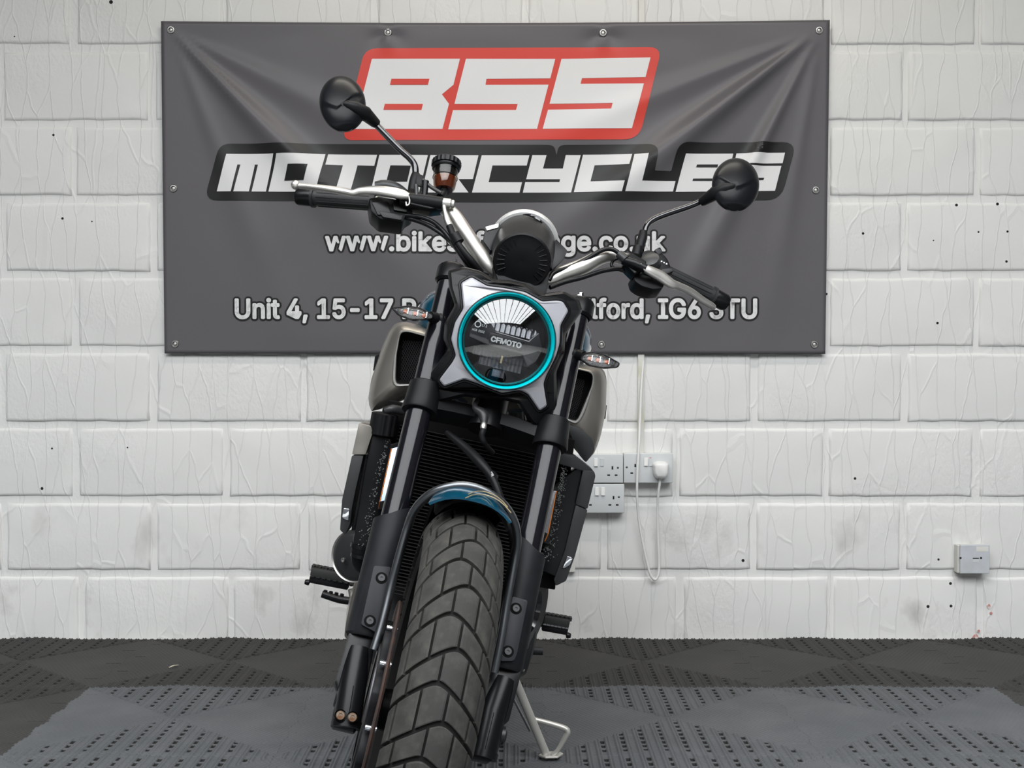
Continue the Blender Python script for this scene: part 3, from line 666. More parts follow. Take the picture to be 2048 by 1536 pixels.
# tread blocks: five staggered columns, chevron edges, laid on the tyre's crown
NR = 42; RT = .3165; HW = .055
def crown(t, th, h):   # t: -1..1 across the tread, th: angle, h: height above carcass
    a = t * R(84); rr = RT - .006 - .058 * (1 - math.cos(a)) + h * math.cos(a); l = (HW + h * abs(math.sin(a)) * .9) * math.sin(a)
    return V((rr * math.cos(th), l, rr * math.sin(th)))
DT = 2 * math.pi / NR
def chev(t, t0): x = t - t0; return -DT * (1.25 * math.sqrt(x * x + .012) - .12)
def tread_block(t0, t1, pa, pb):
    n1_, n2_ = 6, 4; g = .021; t0 += g; t1 -= g; gt = DT * .075; mb = MB(); L_ = []
    def pt(i, j, h, ins=0):
        u = i / n1_; v_ = j / n2_; t = t0 + ins * .03 + (t1 - t0 - 2 * ins * .03) * u
        v_ = gt / DT + ins * .03 + (1 - 2 * gt / DT - ins * .06) * v_; th = (1 - v_) * chev(t, pa) + v_ * (chev(t, pb) + DT)
        return crown(t, th, h)
    top = [[pt(i, j, .0062, 1) for i in range(n1_ + 1)] for j in range(n2_ + 1)]
    vs = [p for r_ in top for p in r_]; fs = [(j * (n1_ + 1) + i, j * (n1_ + 1) + i + 1, (j + 1) * (n1_ + 1) + i + 1, (j + 1) * (n1_ + 1) + i) for j in range(n2_) for i in range(n1_)]
    per = [(i, 0) for i in range(n1_)] + [(n1_, j) for j in range(n2_)] + [(i, n2_) for i in range(n1_, 0, -1)] + [(0, j) for j in range(n2_, 0, -1)]
    mid = [pt(i, j, .0055, 0) for i, j in per]; low = [pt(i, j, -.0015, 0) for i, j in per]
    k0 = len(vs); n = len(per); vs += mid + low; ti = [j * (n1_ + 1) + i for i, j in per]
    fs += [(ti[k], ti[(k + 1) % n], k0 + (k + 1) % n, k0 + k) for k in range(n)] + [(k0 + k, k0 + (k + 1) % n, k0 + n + (k + 1) % n, k0 + n + k) for k in range(n)]
    me = bpy.data.meshes.new('tread_block'); me.from_pydata([tuple(v) for v in vs], [], fs); me.materials.append(M['rubber'])
    bm = bmesh.new(); bm.from_mesh(me); bmesh.ops.recalc_face_normals(bm, faces=bm.faces[:]); bm.to_mesh(me); bm.free(); me.update(); return me
cols = [[-1.0, -.60, -.11, .31, .68, 1.0], [-1.0, -.74, -.33, .09, .54, 1.0]]
PKS = (-.12, .10)
bms = [[tread_block(c[i], c[i + 1], PKS[r_], PKS[1 - r_]) for i in range(5)] for r_, c in enumerate(cols)]
base = Matrix(((Kw[0], Kl[0], Ka[0]), (Kw[1], Kl[1], Ka[1]), (Kw[2], Kl[2], Ka[2]))).to_4x4()
for r_ in range(NR):
    for me in bms[r_ % 2]:
        o = bpy.data.objects.new('tread_block', me); C.objects.link(o); o.parent = tyre
        o.matrix_local = Matrix.Translation(Vector(O - ORG[tyre.name])) @ base @ Matrix.Rotation(-DT * r_, 4, 'Y')
# brake disc on the viewer's left
mb = MB(); revolve(mb, [(.118, -.072), (.118, -.067), (.158, -.067), (.160, -.0695), (.158, -.072), (.118, -.072)], O, Kl, 64); wheel = P(mb, 'brake_disc', 'disc', smooth=True)
mb = MB(); n = 96
prof = []
for k in range(n):
    a = 2 * math.pi * k / n; rr = .118 + .012 * math.cos(a * 8); prof.append((a, rr))
rings = []
for l in (-.082, -.070):
    rings.append([O + Kl * l + (Kw * math.cos(a) + Ka * math.sin(a)) * rr for a, rr in prof])
loft(mb, rings); P(mb, 'disc_carrier', 'matte', wheel, bevel=.0015, smooth=True)
for k in range(8):
    a = 2 * math.pi * (k + .5) / 8; c = O + (Kw * math.cos(a) + Ka * math.sin(a)) * .118; mb = MB(); tube(mb, [c - Kl * .064, c - Kl * .080], .005, 12); P(mb, 'disc_bobbin', 'chrome', wheel, smooth=True)
mb = MB(); revolve(mb, [(.085, -.084), (.092, -.085), (.096, -.084), (.096, -.080), (.085, -.080)], O, Kl, 40); P(mb, 'wheel_speed_ring', 'bolt', wheel, smooth=True)
for s in (-1, 1):
    mb = MB(); revolve(mb, [(0, s * .09), (.014, s * .09), (.014, s * .127), (.010, s * .130), (.006, s * .130), (0, s * .128)], O, Kl, 20); P(mb, 'axle_end', 'bolt2', wheel, smooth=True, auto=35)

# ---- fender: blue shell over the tyre, dark inside
def shell(name, m, r0, th0, th1, hwd, drop, thick, ctr, ax, u, v_, nseg=24, nx=12, taper=0.0, **kw):
    mb = MB(); rings = []
    for i in range(nseg + 1):
        q = i / nseg; th = th0 + (th1 - th0) * q; d = u * math.cos(th) + v_ * math.sin(th); ring = []
        wd = hwd * (1 - taper * min(1, q * 2.2))
        out = [(-1 + 2 * k / nx) for k in range(nx + 1)]
        for sgn, lst in ((1, out), (0, out[::-1])):
            for t in lst: ring.append(ctr + ax * (wd - (0 if sgn else thick)) * t * 1.0 + d * (r0 - drop * abs(t) ** 2.6 - (0 if sgn else thick)))
        rings.append(ring)
    loft(mb, rings); return P(mb, name, m, smooth=True, auto=50, **kw)
fender = shell('front_fender', 'teal', .350, R(52.5), R(118), .061, .020, .003, O - Kl * .006, Kl, Kw, Ka, taper=.42)
mb = MB(); rings = []
def shell2(name, m, r0, th0, th1, hwd, drop, thick, par):
    mb = MB(); rings = []
    for i in range(19):
        th = th0 + (th1 - th0) * i / 18; d = Kw * math.cos(th) + Ka * math.sin(th); ring = []
        lst = [(-1 + 2 * k / 10) for k in range(11)]
        for sgn, l_ in ((1, lst), (0, lst[::-1])):
            for t in l_: ring.append(O + Kl * (hwd - (0 if sgn else thick)) * t + d * (r0 - drop * abs(t) ** 3 - (0 if sgn else thick)))
        rings.append(ring)
    loft(mb, rings); return P(mb, name, m, par, smooth=True, auto=50)
shell2('fender_liner', 'black', .3455, R(54), R(158), .056, .030, .004, fender)
mb = MB()
for ang, hw_ in ((57, .030), (60, .026)):
    d = lambda th: Kw * math.cos(th) + Ka * math.sin(th)
    tube(mb, [O + d(R(ang) - .10 * (t * 1.0) ** 2) * .3525 + Kl * (hw_ * t + .012) for t in np.linspace(-1.0, 1.2, 9)], .0008, 6)
P(mb, 'gold_pinstripe', 'gold', fender, smooth=True, kind='stuff')
# hoop over the fender
pts = [(748, 1300, .040), (766, 1240, .045), (787, 1154, .055), (813, 1062, .085), (832, 1016, .115), (868, 984, .145), (918, 971, .160), (962, 979, .160), (1002, 1004, .150), (1027, 1040, .125), (1034, 1078, .100), (1029, 1118, .080), (1016, 1189, .060), (1003, 1270, .050), (988, 1345, .040)]
chain([F(*p) for p in pts], 'fender_hoop', 'hoop', .0066, n=14)

# ---- fork
legs = []
for side in (-1, 1):
    y0, y1 = ((1455, 545) if side < 0 else (1515, 612))
    sh = 0 if side < 0 else 65
    top, bot = fkline(y1 + 4, side), fkline(1040 + sh, side)
    mb = MB(); tube(mb, [top, bot], .0205, 28); leg = P(mb, 'fork_tube', 'tube', smooth=True)
    # protective sleeve with slanted top
    a, b = fkline(1012 + sh, side), fkline(1272 + sh, side); ax = nrm(a - b); rings = []
    for q, h0 in ((0, 1), (.04, .6), (.12, .2), (.3, 0), (1, 0)):
        ring = []
        for k in range(28):
            t = 2 * math.pi * k / 28; lx, wx = math.cos(t), math.sin(t)
            rr = .0262 + .004 * max(0, lx * side) ** 3
            sl = -ax * h0 * .034 * (.5 + .5 * lx * side) if h0 else 0
            ring.append(a + (b - a) * q + (Kl * lx * rr * (1.0 if q > .01 else .97) + Kw * wx * rr * 1.05) + sl)
        rings.append(ring)
    rings.append([b - ax * .004 + (p - b) * .9 for p in rings[-1]])
    loft(mb := MB(), rings); slv = P(mb, 'fork_sleeve', 'matte', root, smooth=True, auto=35)
    # raised pad with two bolts
    pad = [(748, 1131), (782, 1134), (753, 1265), (722, 1249)] if side < 0 else [(1025, 1192), (1056, 1201), (1034, 1308), (1028, 1322), (1000, 1322)]
    plate('bolt_pad', 'pad', pad, F, .034, .012, slv, bevel=.0025, rad=5)
    for (x, y) in (((763, 1156), (740, 1242)) if side < 0 else ((1032, 1217), (1016, 1303))):
        mb = MB(); revolve(mb, [(.0, .0005), (.0084, .0005), (.0090, .0), (.009, -.002)], F(x, y, .0342), Kw, 24); P(mb, 'bolt_recess_shade', 'black', slv, smooth=True)  # black disc on the pad, painted shadow ring around the bolt
        bolt('bolt', F(x, y, .0345), Kw, .0062, slv, 'bolt2', hexr=.32, proud=.0022)
    # lower casting
    if side < 0:
        out = [(699, 1262), (752, 1272), (742, 1330), (730, 1388), (723, 1437), (711, 1463), (664, 1452), (667, 1420), (677, 1388), (670, 1362), (683, 1318)]
        cyl = [(718, 1300, .0), (705, 1372, .010), (693, 1448, .010)]
    else:
        out = [(990, 1335), (1044, 1338), (1036, 1372), (1018, 1442), (1004, 1453), (1002, 1490), (994, 1500), (983, 1524), (936, 1512), (944, 1470), (956, 1400), (972, 1372)]
        cyl = [(1008, 1362, .0), (986, 1425, .010), (966, 1508, .010)]
    cst = plate('lower_casting', 'satin', out, F, .014, .04, bevel=.009, rad=6)
    leg = cst
    mb = MB(); c0, c1, c2 = [F(*p) for p in cyl]; tube(mb, [c0, c1, c2], [.0195, .0205, .0205], 24); P(mb, 'axle_clamp', 'satin', leg, smooth=True)
    mb = MB(); d = nrm(c2 - c1); tube(mb, [c2 - d * .004, c2 + d * .006], [.0225, .0225], 24); P(mb, 'bottom_cap', 'satin', leg, smooth=True)
    mb = MB(); q0 = c1 + (c2 - c1) * .05; tube(mb, [q0 + Kw * .0205 - Kl * side * .001, c2 + Kw * .0205 - Kl * side * .001], .0006, 5); P(mb, 'casting_seam', 'black', leg)
    for (x, y) in (((681, 1431), (705, 1435)) if side < 0 else ()):
        p = F(x, y, .0345); mb = MB(); revolve(mb, [(.0088, .0), (.0088, -.005), (0, -.005)], p, Kw, 16); P(mb, 'bolt_recess_shade', 'black', leg)
        bolt('pinch_bolt', p, Kw, .0068, leg, 'rusty', .45, .002)
    # top cap with adjuster
    tp = fkline(y1, side)
    mb = MB(); revolve(mb, [(0, .012), (.014, .012), (.016, .009), (.024, .008), (.0265, .004), (.0265, -.02), (.022, -.024)], tp, Ka, 32); leg = P(mb, 'fork_cap', 'satin', root, smooth=True, auto=35)
    mb = MB(); revolve(mb, [(0, .024), (.004, .024), (.004, .018), (.0075, .018), (.0075, .010)], tp + Kw * .002, Ka, 6); P(mb, 'damping_adjuster', 'chrome', leg)
# lower clamp: one casting joining both legs
cl = []
for side, y in ((-1, 800), (1, 872)):
    c = fkline(y, side); cl.append(c); rings = []
    for h_, rr in ((.029, .0235), (.027, .026), (-.002, .0275), (-.018, .0295), (-.021, .0285)):
        rings.append([c + Ka * h_ + (Kl * math.cos(t) + Kw * math.sin(t)) * rr for t in np.linspace(0, 2 * math.pi, 33)[:-1]])
    mb = MB(); loft(mb, rings); P(mb, 'clamp_ring', 'plastic', smooth=True, auto=35)
mb = MB(); rings = []
for t in np.linspace(0, 1, 13):
    c = cl[0] + (cl[1] - cl[0]) * t - Ka * .004 + Kw * (-.014 - .022 * math.sin(math.pi * t)) + Ka * .016 * math.sin(math.pi * t)
    rings.append([c + Ka * a * .016 + Kw * b * .022 for a, b in ((-1, -1), (-.6, 1), (.6, 1), (1, .4), (1, -1))])
loft(mb, rings); P(mb, 'lower_triple_clamp', 'plastic', smooth=True, auto=40)
tc = [fkline(555, -1), fkline(622, 1)]
mb = MB(); rings = []
for t in np.linspace(0, 1, 13):
    c = tc[0] + (tc[1] - tc[0]) * t + Kw * (-.03 * math.sin(math.pi * t)); rings.append([c + Ka * a * .012 + Kw * b * .026 for a, b in ((-1, -1), (-1, .7), (-.6, 1), (.6, 1), (1, .7), (1, -1))])
loft(mb, rings); P(mb, 'top_triple_clamp', 'satin', smooth=True, auto=40)
mb = MB(); revolve(mb, [(0, .02), (.028, .02), (.03, .01), (.03, -.22), (0, -.22)], (tc[0] + tc[1]) / 2 - Kw * .034 + Ka * -.02, Ka, 28); P(mb, 'steering_head', 'satin', smooth=True)

# ---- headlamp
HD = float(np.dot(F(1013, 682, .085) - O, Hn))      # plane of the bezel face
def Hc(x, y, cx=1013, cy=682, s=1.0): return (cx + (x - cx) * s, cy + (y - cy) * s)
lamp = None
outer = [(896, 541), (927, 533), (962, 542), (990, 559), (1018, 560), (1050, 567), (1086, 587), (1128, 581), (1158, 598), (1165, 622), (1131, 669), (1129, 706), (1113, 744), (1114, 790), (1116, 838), (1086, 859), (1064, 849), (1036, 806), (996, 799), (958, 797), (929, 793), (866, 808), (843, 774), (866, 738), (896, 700), (887, 678), (890, 645), (910, 610), (899, 575)]
inner = [(922, 566), (943, 554), (974, 572), (1008, 576), (1050, 584), (1084, 603), (1114, 601), (1126, 603), (1137, 622), (1121, 650), (1119, 688), (1112, 712), (1092, 752), (1087, 768), (1094, 812), (1079, 822), (1056, 788), (1040, 780), (1004, 786), (953, 766), (929, 758), (888, 773), (878, 760), (905, 724), (912, 711), (902, 678), (910, 645), (927, 617)]
def densify(p, k=4, rad=7):
    p = rounded(p, rad); return p
hc = H(1013, 682, HD); RS = 95.8 / FPX * np.dot(hc - CO, V((0, math.cos(TH), -math.sin(TH))))    # lamp radius in metres
mb = MB(); revolve(mb, [(RS * .86, -.03), (RS * 1.02, -.045), (RS * .8, -.10), (RS * .4, -.125), (0, -.13)], hc, Hn, 48); lamp = P(mb, 'headlamp', 'plastic', smooth=True, label='round headlamp with teal ring in a black cross-shaped bezel')
NB = 96
def resamp(poly, n, ctr):
    poly = rounded(poly, 9); P_ = [V(p) for p in poly]; out = []
    for k in range(n):
        a = -math.pi + 2 * math.pi * k / n; best = None; d = V((math.cos(a), math.sin(a)))
        for i in range(len(P_)):
            p, q = P_[i - 1] - V(ctr), P_[i] - V(ctr); e = q - p; den = d[0] * e[1] - d[1] * e[0]
            if abs(den) < 1e-9: continue
            t = (p[0] * e[1] - p[1] * e[0]) / den; u = (p[0] * d[1] - p[1] * d[0]) / den
            if t > 0 and -1e-9 <= u <= 1 + 1e-9 and (best is None or t > best): best = t
        out.append((ctr[0] + d[0] * best, ctr[1] + d[1] * best))
    return out
def mixr(a, b, t): return [((1 - t) * p[0] + t * q[0], (1 - t) * p[1] + t * q[1]) for p, q in zip(a, b)]
def offset(poly, d):     # grow (d > 0) a picture-space outline
    n = len(poly); out = []; ar = sum(poly[i - 1][0] * poly[i][1] - poly[i][0] * poly[i - 1][1] for i in range(n)); sg = 1 if ar > 0 else -1
    for i in range(n):
        p, q, r_ = V(poly[i - 1]), V(poly[i]), V(poly[(i + 1) % n]); n0 = V(((q - p)[1], -(q - p)[0])); n1 = V(((r_ - q)[1], -(r_ - q)[0]))
        n0 = n0 / max(np.linalg.norm(n0), 1e-9); n1 = n1 / max(np.linalg.norm(n1), 1e-9); m_ = n0 + n1; m_ = m_ / max(np.linalg.norm(m_), .3)
        k = 1 / max(.6, float(np.dot(m_, n0))); out.append(tuple(q + m_ * d * sg * k))
    return out
ctr = (1013, 682)
def curve(x, y): r_ = math.hypot(x - ctr[0], y - ctr[1]); return -max(0, r_ - 97) ** 1.3 * .000085   # arms sweep back
circ = [(ctr[0] + 97 * math.cos(2 * math.pi * k / NB), ctr[1] + 95.5 * math.sin(2 * math.pi * k / NB)) for k in range(NB)]
def holed(name, m, layers, depth, label=None):
    """layers: (outline, height) from the rim inwards; the last one carries the face, pierced by the round lamp"""
    n = len(layers[0][0]); mb = MB(); rings = [[H(x, y, HD + h + curve(x, y)) for x, y in pl] for pl, h in layers]
    rings = [[p - Hn * depth for p in rings[0]]] + rings
    loft(mb, rings, cap=False); f0 = len(mb.f)
    pl, h = layers[-1]; pts = [(x, y, 0) for x, y in pl] + [(x, y, 0) for x, y in circ]
    tr = tessellate_polygon([[Vector((x, y, 0)) for x, y in pl], [Vector((x, y, 0)) for x, y in circ]])
    # refine the flat face so that it can sweep back
    bm2 = bmesh.new(); vv = [bm2.verts.new(p) for p in pts]
    for t in tr: bm2.faces.new([vv[i] for i in t])
    mb.add([H(v.co.x, v.co.y, HD + h + curve(v.co.x, v.co.y)) for v in bm2.verts], [tuple(v.index for v in f.verts) for f in (bm2.verts.index_update() or bm2.faces)]); bm2.free()
    rr = [[H(x, y, HD + h) for x, y in circ], [H(x, y, HD + h - depth) for x, y in circ]]; loft(mb, rr, cap=False)
    return P(mb, name, m, lamp, smooth=True, auto=22, label=label)
ro = rounded(outer, 5); ri = rounded(inner, 5)
holed('bezel', 'satin', [(ro, -.022), (offset(ro, -1.5), -.015), (offset(ro, -6), -.010)], .03)
mb = MB(); rings = []
for d_, h in ((6.0, -.011), (5.5, -.006), (4.5, -.003), (2.0, -.003), (.5, -.005), (0, -.008)):
    rings.append([H(x, y, HD + h + curve(x, y)) for x, y in offset(ri, d_)])
loft(mb, rings, cap=False); P(mb, 'panel_surround', 'satin', lamp, smooth=True, auto=50)
holed('running_light_panel', 'drl', [(offset(ri, .5), -.006), (offset(ri, -.5), -.0025), (offset(ri, -3), -.0008)], .008, 'milky grey four-armed light panel')
mb = MB(); revolve(mb, [(RS * 1.035, .0), (RS * 1.035, .008), (RS * 1.015, .0095), (RS * 1.0, .008), (RS, .0)], hc, Hn, 80); P(mb, 'clear_rim', 'dchrome', lamp, smooth=True)
mb = MB(); revolve(mb, [(RS * 1.0, .0085), (RS * .990, .0095), (RS * .935, -.003), (RS * .92, -.004)], hc, Hn, 96); P(mb, 'teal_ring', 'tealring', lamp, smooth=True, label='bright teal ring around the lens')
mb = MB(); revolve(mb, [(RS * .935, -.005), (RS * .922, .001), (RS * .885, .003), (RS * .87, .001), (RS * .87, -.045), (RS * .7, -.05), (0, -.052)], hc, Hn, 80); P(mb, 'lamp_bowl', 'black', lamp, smooth=True, auto=40)
# tilted lamp axes inside the bowl
Lx = nrm(H(1100, 700, HD) - H(927, 664, HD)); Lx = nrm(H(1042, 688, HD) - H(987, 672, HD) + (H(1060, 690, HD) - H(965, 675, HD)) * .3); Ly = nrm(np.cross(Hn, Lx)); Ly = Ly if Ly[2] > 0 else -Ly
def LB(x, y, z): return hc + Lx * x * RS + Ly * y * RS + Hn * z
def refl(y0, y1, nm, n_, zc):
    g = empty(nm, LB(0, (y0 + y1) / 2, zc), None, None) if False else None
    mb = MB()
    for k in range(n_):
        x0 = -.62 + 1.24 * k / n_; x1 = x0 + 1.24 / n_
        for q0, q1, z0, z1 in (((0, .33, -.010, -.004), (.33, .66, -.007, -.001), (.66, 1, -.004, .003)) if y0 < 0 else ((0, .5, -.004, -.010), (.5, 1, -.008, -.018))):
            ya, yb = y0 + (y1 - y0) * q0, y0 + (y1 - y0) * q1; lim = math.sqrt(max(0.0, .80 ** 2 - max(abs(ya), abs(yb)) ** 2))
            if max(abs(x0), abs(x1)) > lim: continue
            xm = (x0 + x1) / 2
            mb.add([LB(x0, ya, zc + z0), LB(xm, ya, zc + z0 - .004), LB(x1, ya, zc + z0), LB(x1, yb, zc + z1), LB(xm, yb, zc + z1 - .004), LB(x0, yb, zc + z1)], [(0, 1, 4, 5), (1, 2, 3, 4)])
    return P(mb, nm, 'rib' if y0 < 0 else 'dchrome', lamp, kind='stuff', label='ribbed mirror reflector')
refl(-.25, -.78, 'reflector', 15, -.012); refl(.16, .60, 'reflector', 11, -.016)
mb = MB(); box(mb, LB(0, -.40, -.012), RS * .02, RS * .08, .002, Lx, Ly, Hn); P(mb, 'led_chip', 'gold', lamp)
mb = MB(); prism(mb, [LB(x, y, -.006) for x, y in ((-.78, -.10), (-.30, -.19), (.40, -.20), (.55, -.45), (.72, -.28), (.80, .0), (.62, .34), (.46, .12), (-.25, .15), (-.42, .30), (-.66, .34), (-.80, .12))], -Hn * .012)
P(mb, 'lamp_mask', 'gloss', lamp, bevel=.002, smooth=True)
mb = MB(); prism(mb, [LB(x, y, -.001) for x, y in ((-.36, .10), (.38, .08), (.42, -.02), (.36, -.14), (-.34, -.12), (-.40, 0))], -Hn * .006); P(mb, 'badge_plate', 'satin', lamp, bevel=.001, smooth=True)
def lamp_text(s, cx, cy, wd, ht, z, name, off=.0, m='white_print', bold=0):
    cu = bpy.data.curves.new('t', 'FONT'); cu.body = s; cu.size = 1; cu.offset = off
    if FONT: cu.font = FONT
    o = bpy.data.objects.new('t', cu); C.objects.link(o); dg = bpy.context.evaluated_depsgraph_get(); me = bpy.data.meshes.new_from_object(o.evaluated_get(dg)); bpy.data.objects.remove(o)
    co = V([tuple(v.co) for v in me.vertices]); a, b = co.min(0), co.max(0); fs = [tuple(p.vertices) for p in me.polygons]; mb = MB()
    for q in range(6 if bold else 1):
        dx, dy = bold * math.cos(q * 1.047), bold * math.sin(q * 1.047)
        mb.add([LB(((p[0] - a[0]) / (b[0] - a[0]) - .5) * wd + cx + dx, ((p[1] - a[1]) / (b[1] - a[1]) - .5) * ht + cy + dy, z) for p in co], fs)
    return P(mb, name, m, lamp, kind='stuff')
lamp_text('CFMOTO', .0, -.025, .64, .105, .0006, 'lettering', .0, bold=.009)
lamp_text('17.3', -.52, .20, .11, .05, -.0050, 'lettering', .0)
lamp_text('HCR  0502', -.62, .07, .26, .05, -.0050, 'lettering', .0)
mb = MB(); cc = LB(-.66, .20, -.0052); revolve(mb, [(RS * .05, 0), (RS * .06, .0004), (RS * .07, 0)], cc, Hn, 20); P(mb, 'approval_ring', 'white_print', lamp)
mb = MB(); revolve(mb, [(.119 * math.sin(a), .119 * math.cos(a) - .119 * math.cos(math.asin(RS * .915 / .119)) + .004) for a in np.linspace(math.asin(RS * .915 / .119), 0, 16)], hc, Hn, 64); P(mb, 'lens', 'glass', lamp, smooth=True)

# ---- indicators
def indicator(pts, stalk, w):
    c = np.mean([V(p) for p in pts], 0)
    def ring(s, d, dx=0): return [F(c[0] + (x - c[0]) * s, c[1] + (y - c[1]) * s, w + d) for x, y in rounded(pts, 6)]
    mb = MB(); loft(mb, [ring(.5, -.026), ring(.85, -.018), ring(1.0, -.004), ring(1.0, .004), ring(.93, .007), ring(.84, .006)], cap=True); e = P(mb, 'turn_signal', 'satin', smooth=True, auto=40)
    mb = MB(); loft(mb, [ring(.80, .0060), ring(.76, .0066), ring(.4, .0068)]); P(mb, 'chrome_reflector', 'sigback', e, smooth=True)
    a, b = V(pts[0]), V(stalk[0])
    mb = MB(); loft(mb, [ring(.82, .0062), ring(.78, .010), ring(.6, .0135), ring(.3, .015)]); P(mb, 'lens', 'clearlens', e, smooth=True, auto=50)
    for t in (-.28, .02, .30):
        q = c + (b - a) * t * .8; mb = MB(); revolve(mb, [(0, .0028), (.003, .002), (.0042, 0)], F(q[0], q[1], w + .0066), Kw, 10); P(mb, 'amber_led', 'amber', e, smooth=True)
        mb = MB(); box(mb, F(q[0] + 9 * .5, q[1] - 1, w + .0064), .0009, .0055, .0015, Kl, Ka, Kw); P(mb, 'led_fin', 'dchrome', e)
    s0, s1 = F(*stalk[0], w - .006), F(*stalk[1], w - .03); rings = []
    mb = MB(); d = s1 - s0
    tube(mb, [s0 + d * t for t in (0, .3, .34, .42, .46, .54, .58, 1)], [.0085, .0095, .008, .011, .008, .011, .0095, .013], 14); P(mb, 'rubber_stalk', 'plastic', e, smooth=True)
M['clearlens'] = glass_mat('indicator_lens', (.80, .80, .80), 1.55, .05)
indicator([(781, 615), (812, 611), (838, 614), (866, 627), (868, 637), (850, 641), (822, 641), (796, 632)], [(860, 633), (900, 644)], .03)
indicator([(1241, 726), (1236, 736), (1206, 738), (1176, 732), (1158, 718), (1163, 706), (1184, 703), (1210, 709)], [(1168, 712), (1130, 705)], .03)

# ---- instrument
W0 = -.02
rimc, discc = F(1048, 487, W0 - .060), F(1044, 522, W0 + .028)
axm = nrm(discc - rimc)
mb = MB()
U_ = nrm(np.cross(Kl, axm))
revolve(mb, [(.0580, -.006), (.0620, -.004), (.0632, .001), (.0632, .013), (.0610, .0165), (.055, .0165)], rimc, axm, 64, u=Kl); meter = P(mb, 'instrument', 'rim', smooth=True, label='round instrument with silver rim')
mb = MB(); Lm = np.linalg.norm(discc - rimc)
revolve(mb, [(.0, -.001), (.055, -.001), (.0565, .014), (.0570, .024), (.055, Lm * .55), (.052, Lm * .8), (.050, Lm)], rimc, axm, 56, u=Kl); P(mb, 'body_shell', 'satin', meter, smooth=True)
mb = MB(); revolve(mb, [(0, .004), (.030, .006), (.040, .004), (.0475, .0055), (.0500, .003), (.050, -.012)], discc, axm, 48, u=Kl); P(mb, 'back_cover', 'plastic', meter, smooth=True)
for s in (-1, 1):
    for k in range(8):
        a = R(-34 + 13 * k); mb = MB(); p = [discc + axm * .0062 + (Kl * s * math.cos(a) + U_ * math.sin(a) * (1 if U_[2] > 0 else -1)) * rr for rr in (.030, .036, .0435)]
        tube(mb, p, .0009, 6); P(mb, 'cooling_fin', 'satin', meter)
for s, pts in ((-1, [(972, 453), (999, 446), (1000, 480), (982, 502), (967, 482)]), (1, [(1112, 478), (1120, 486), (1135, 501), (1128, 518), (1104, 540), (1096, 508)])):
    plate('mounting_ear', 'satin', pts, F, W0 - .015, .022, meter, bevel=.004, rad=3)
plate('ear_trim', 'alu', [(971, 453), (998, 446), (997, 455), (974, 461)], F, W0 - .0125, .010, meter, bevel=.001)
plate('instrument_bracket', 'plastic', [(985, 525), (1100, 545), (1092, 590), (1000, 572)], F, -.012, .05, meter, bevel=.006, rad=8)
mb = MB()
for pts in ([(1040, 447), (1056, 452), (1073, 462), (1060, 461), (1046, 455)], [(1086, 462), (1070, 461), (1052, 459), (1042, 465), (1058, 466), (1072, 464)]):
    pass
mb = MB(); e0 = rimc + axm * .018
for t0, t1, dd in ((-.28, .25, 0), (-.10, .38, .007)):
    q = [e0 + axm * (dd + .007 * k) + (U_ * (1 if U_[2] > 0 else -1) * math.cos(a) + Kl * math.sin(a)) * .0572 for k, a in zip((0, .4, 1, 1.3), np.linspace(t0, t1, 4))]
    tube(mb, q, [.0004, .0028, .0028, .0004], 6, sub=3)
P(mb, 'embossed_emblem', 'gloss', meter, smooth=True, kind='stuff')

# ---- handlebar
barL = [(1040, 548, -.045, .0143), (1002, 548, -.045, .0143), (982, 538, -.04, .0143), (958, 508, -.035, .0143), (930, 465, -.03, .014), (904, 428, -.03, .013), (876, 413, -.035, .0115), (840, 410, -.045, .011), (740, 403, -.075, .011), (600, 395, -.12, .011)]
barR = [(1040, 548, -.045, .0143), (1090, 562, -.045, .0143), (1125, 548, -.045, .0143), (1165, 533, -.045, .0143), (1198, 516, -.05, .0135), (1222, 511, -.055, .0125), (1248, 518, -.06, .0115), (1290, 532, -.07, .011), (1345, 554, -.085, .011), (1440, 602, -.115, .011)]
mb = MB(); tube(mb, [F(x, y, w_) for x, y, w_, r_ in barL[::-1] + barR[1:]], [r_ for *_, r_ in barL[::-1] + barR[1:]], 18, sub=6)
P(mb, 'handlebar', 'alu', smooth=True)
for x, y in ((1015, 552), (1075, 562)):
    mb = MB(); c = F(x, y, -.045); box(mb, c, .012, .020, .022, Kl, Kw, Ka); P(mb, 'bar_clamp', 'satin', bevel=.004, smooth=True)
for side, pts in ((-1, [(752, 404, -.072), (700, 400, -.088), (650, 396, -.105), (628, 395, -.112)]), (1, [(1318, 541, -.076), (1360, 560, -.088), (1400, 580, -.101), (1424, 592, -.108)])):
    a = [F(*p) for p in pts]
    mb = MB(); tube(mb, a, [.0155, .0152, .0155, .0158], 22, sub=4); g = P(mb, 'grip', 'grip', smooth=True)
    d = nrm(a[-1] - a[-2]); mb = MB(); tube(mb, [a[-1] - d * .002, a[-1] + d * .003], [.0185, .0185], 22); P(mb, 'grip_flange', 'grip', g, smooth=True)
    mb = MB(); e = a[-1]; L_ = .027
    revolve(mb, [(.0155, .003), (.0165, .006), (.0165, L_), (.0145, L_ + .005), (0, L_ + .006)], e, d, 24); P(mb, 'bar_end', 'satin', g, smooth=True, auto=35)
    uu, ww = perp(nrm(a[-1] - a[0]))
    for k in range(12):
        t = 2 * math.pi * k / 12; mb = MB(); off = (uu * math.cos(t) + ww * math.sin(t)) * .0155
        tube(mb, [a[0] + (a[-1] - a[0]) * q + off for q in (.08, .5, .92)], .0009, 5); P(mb, 'grip_rib', 'grip', g)
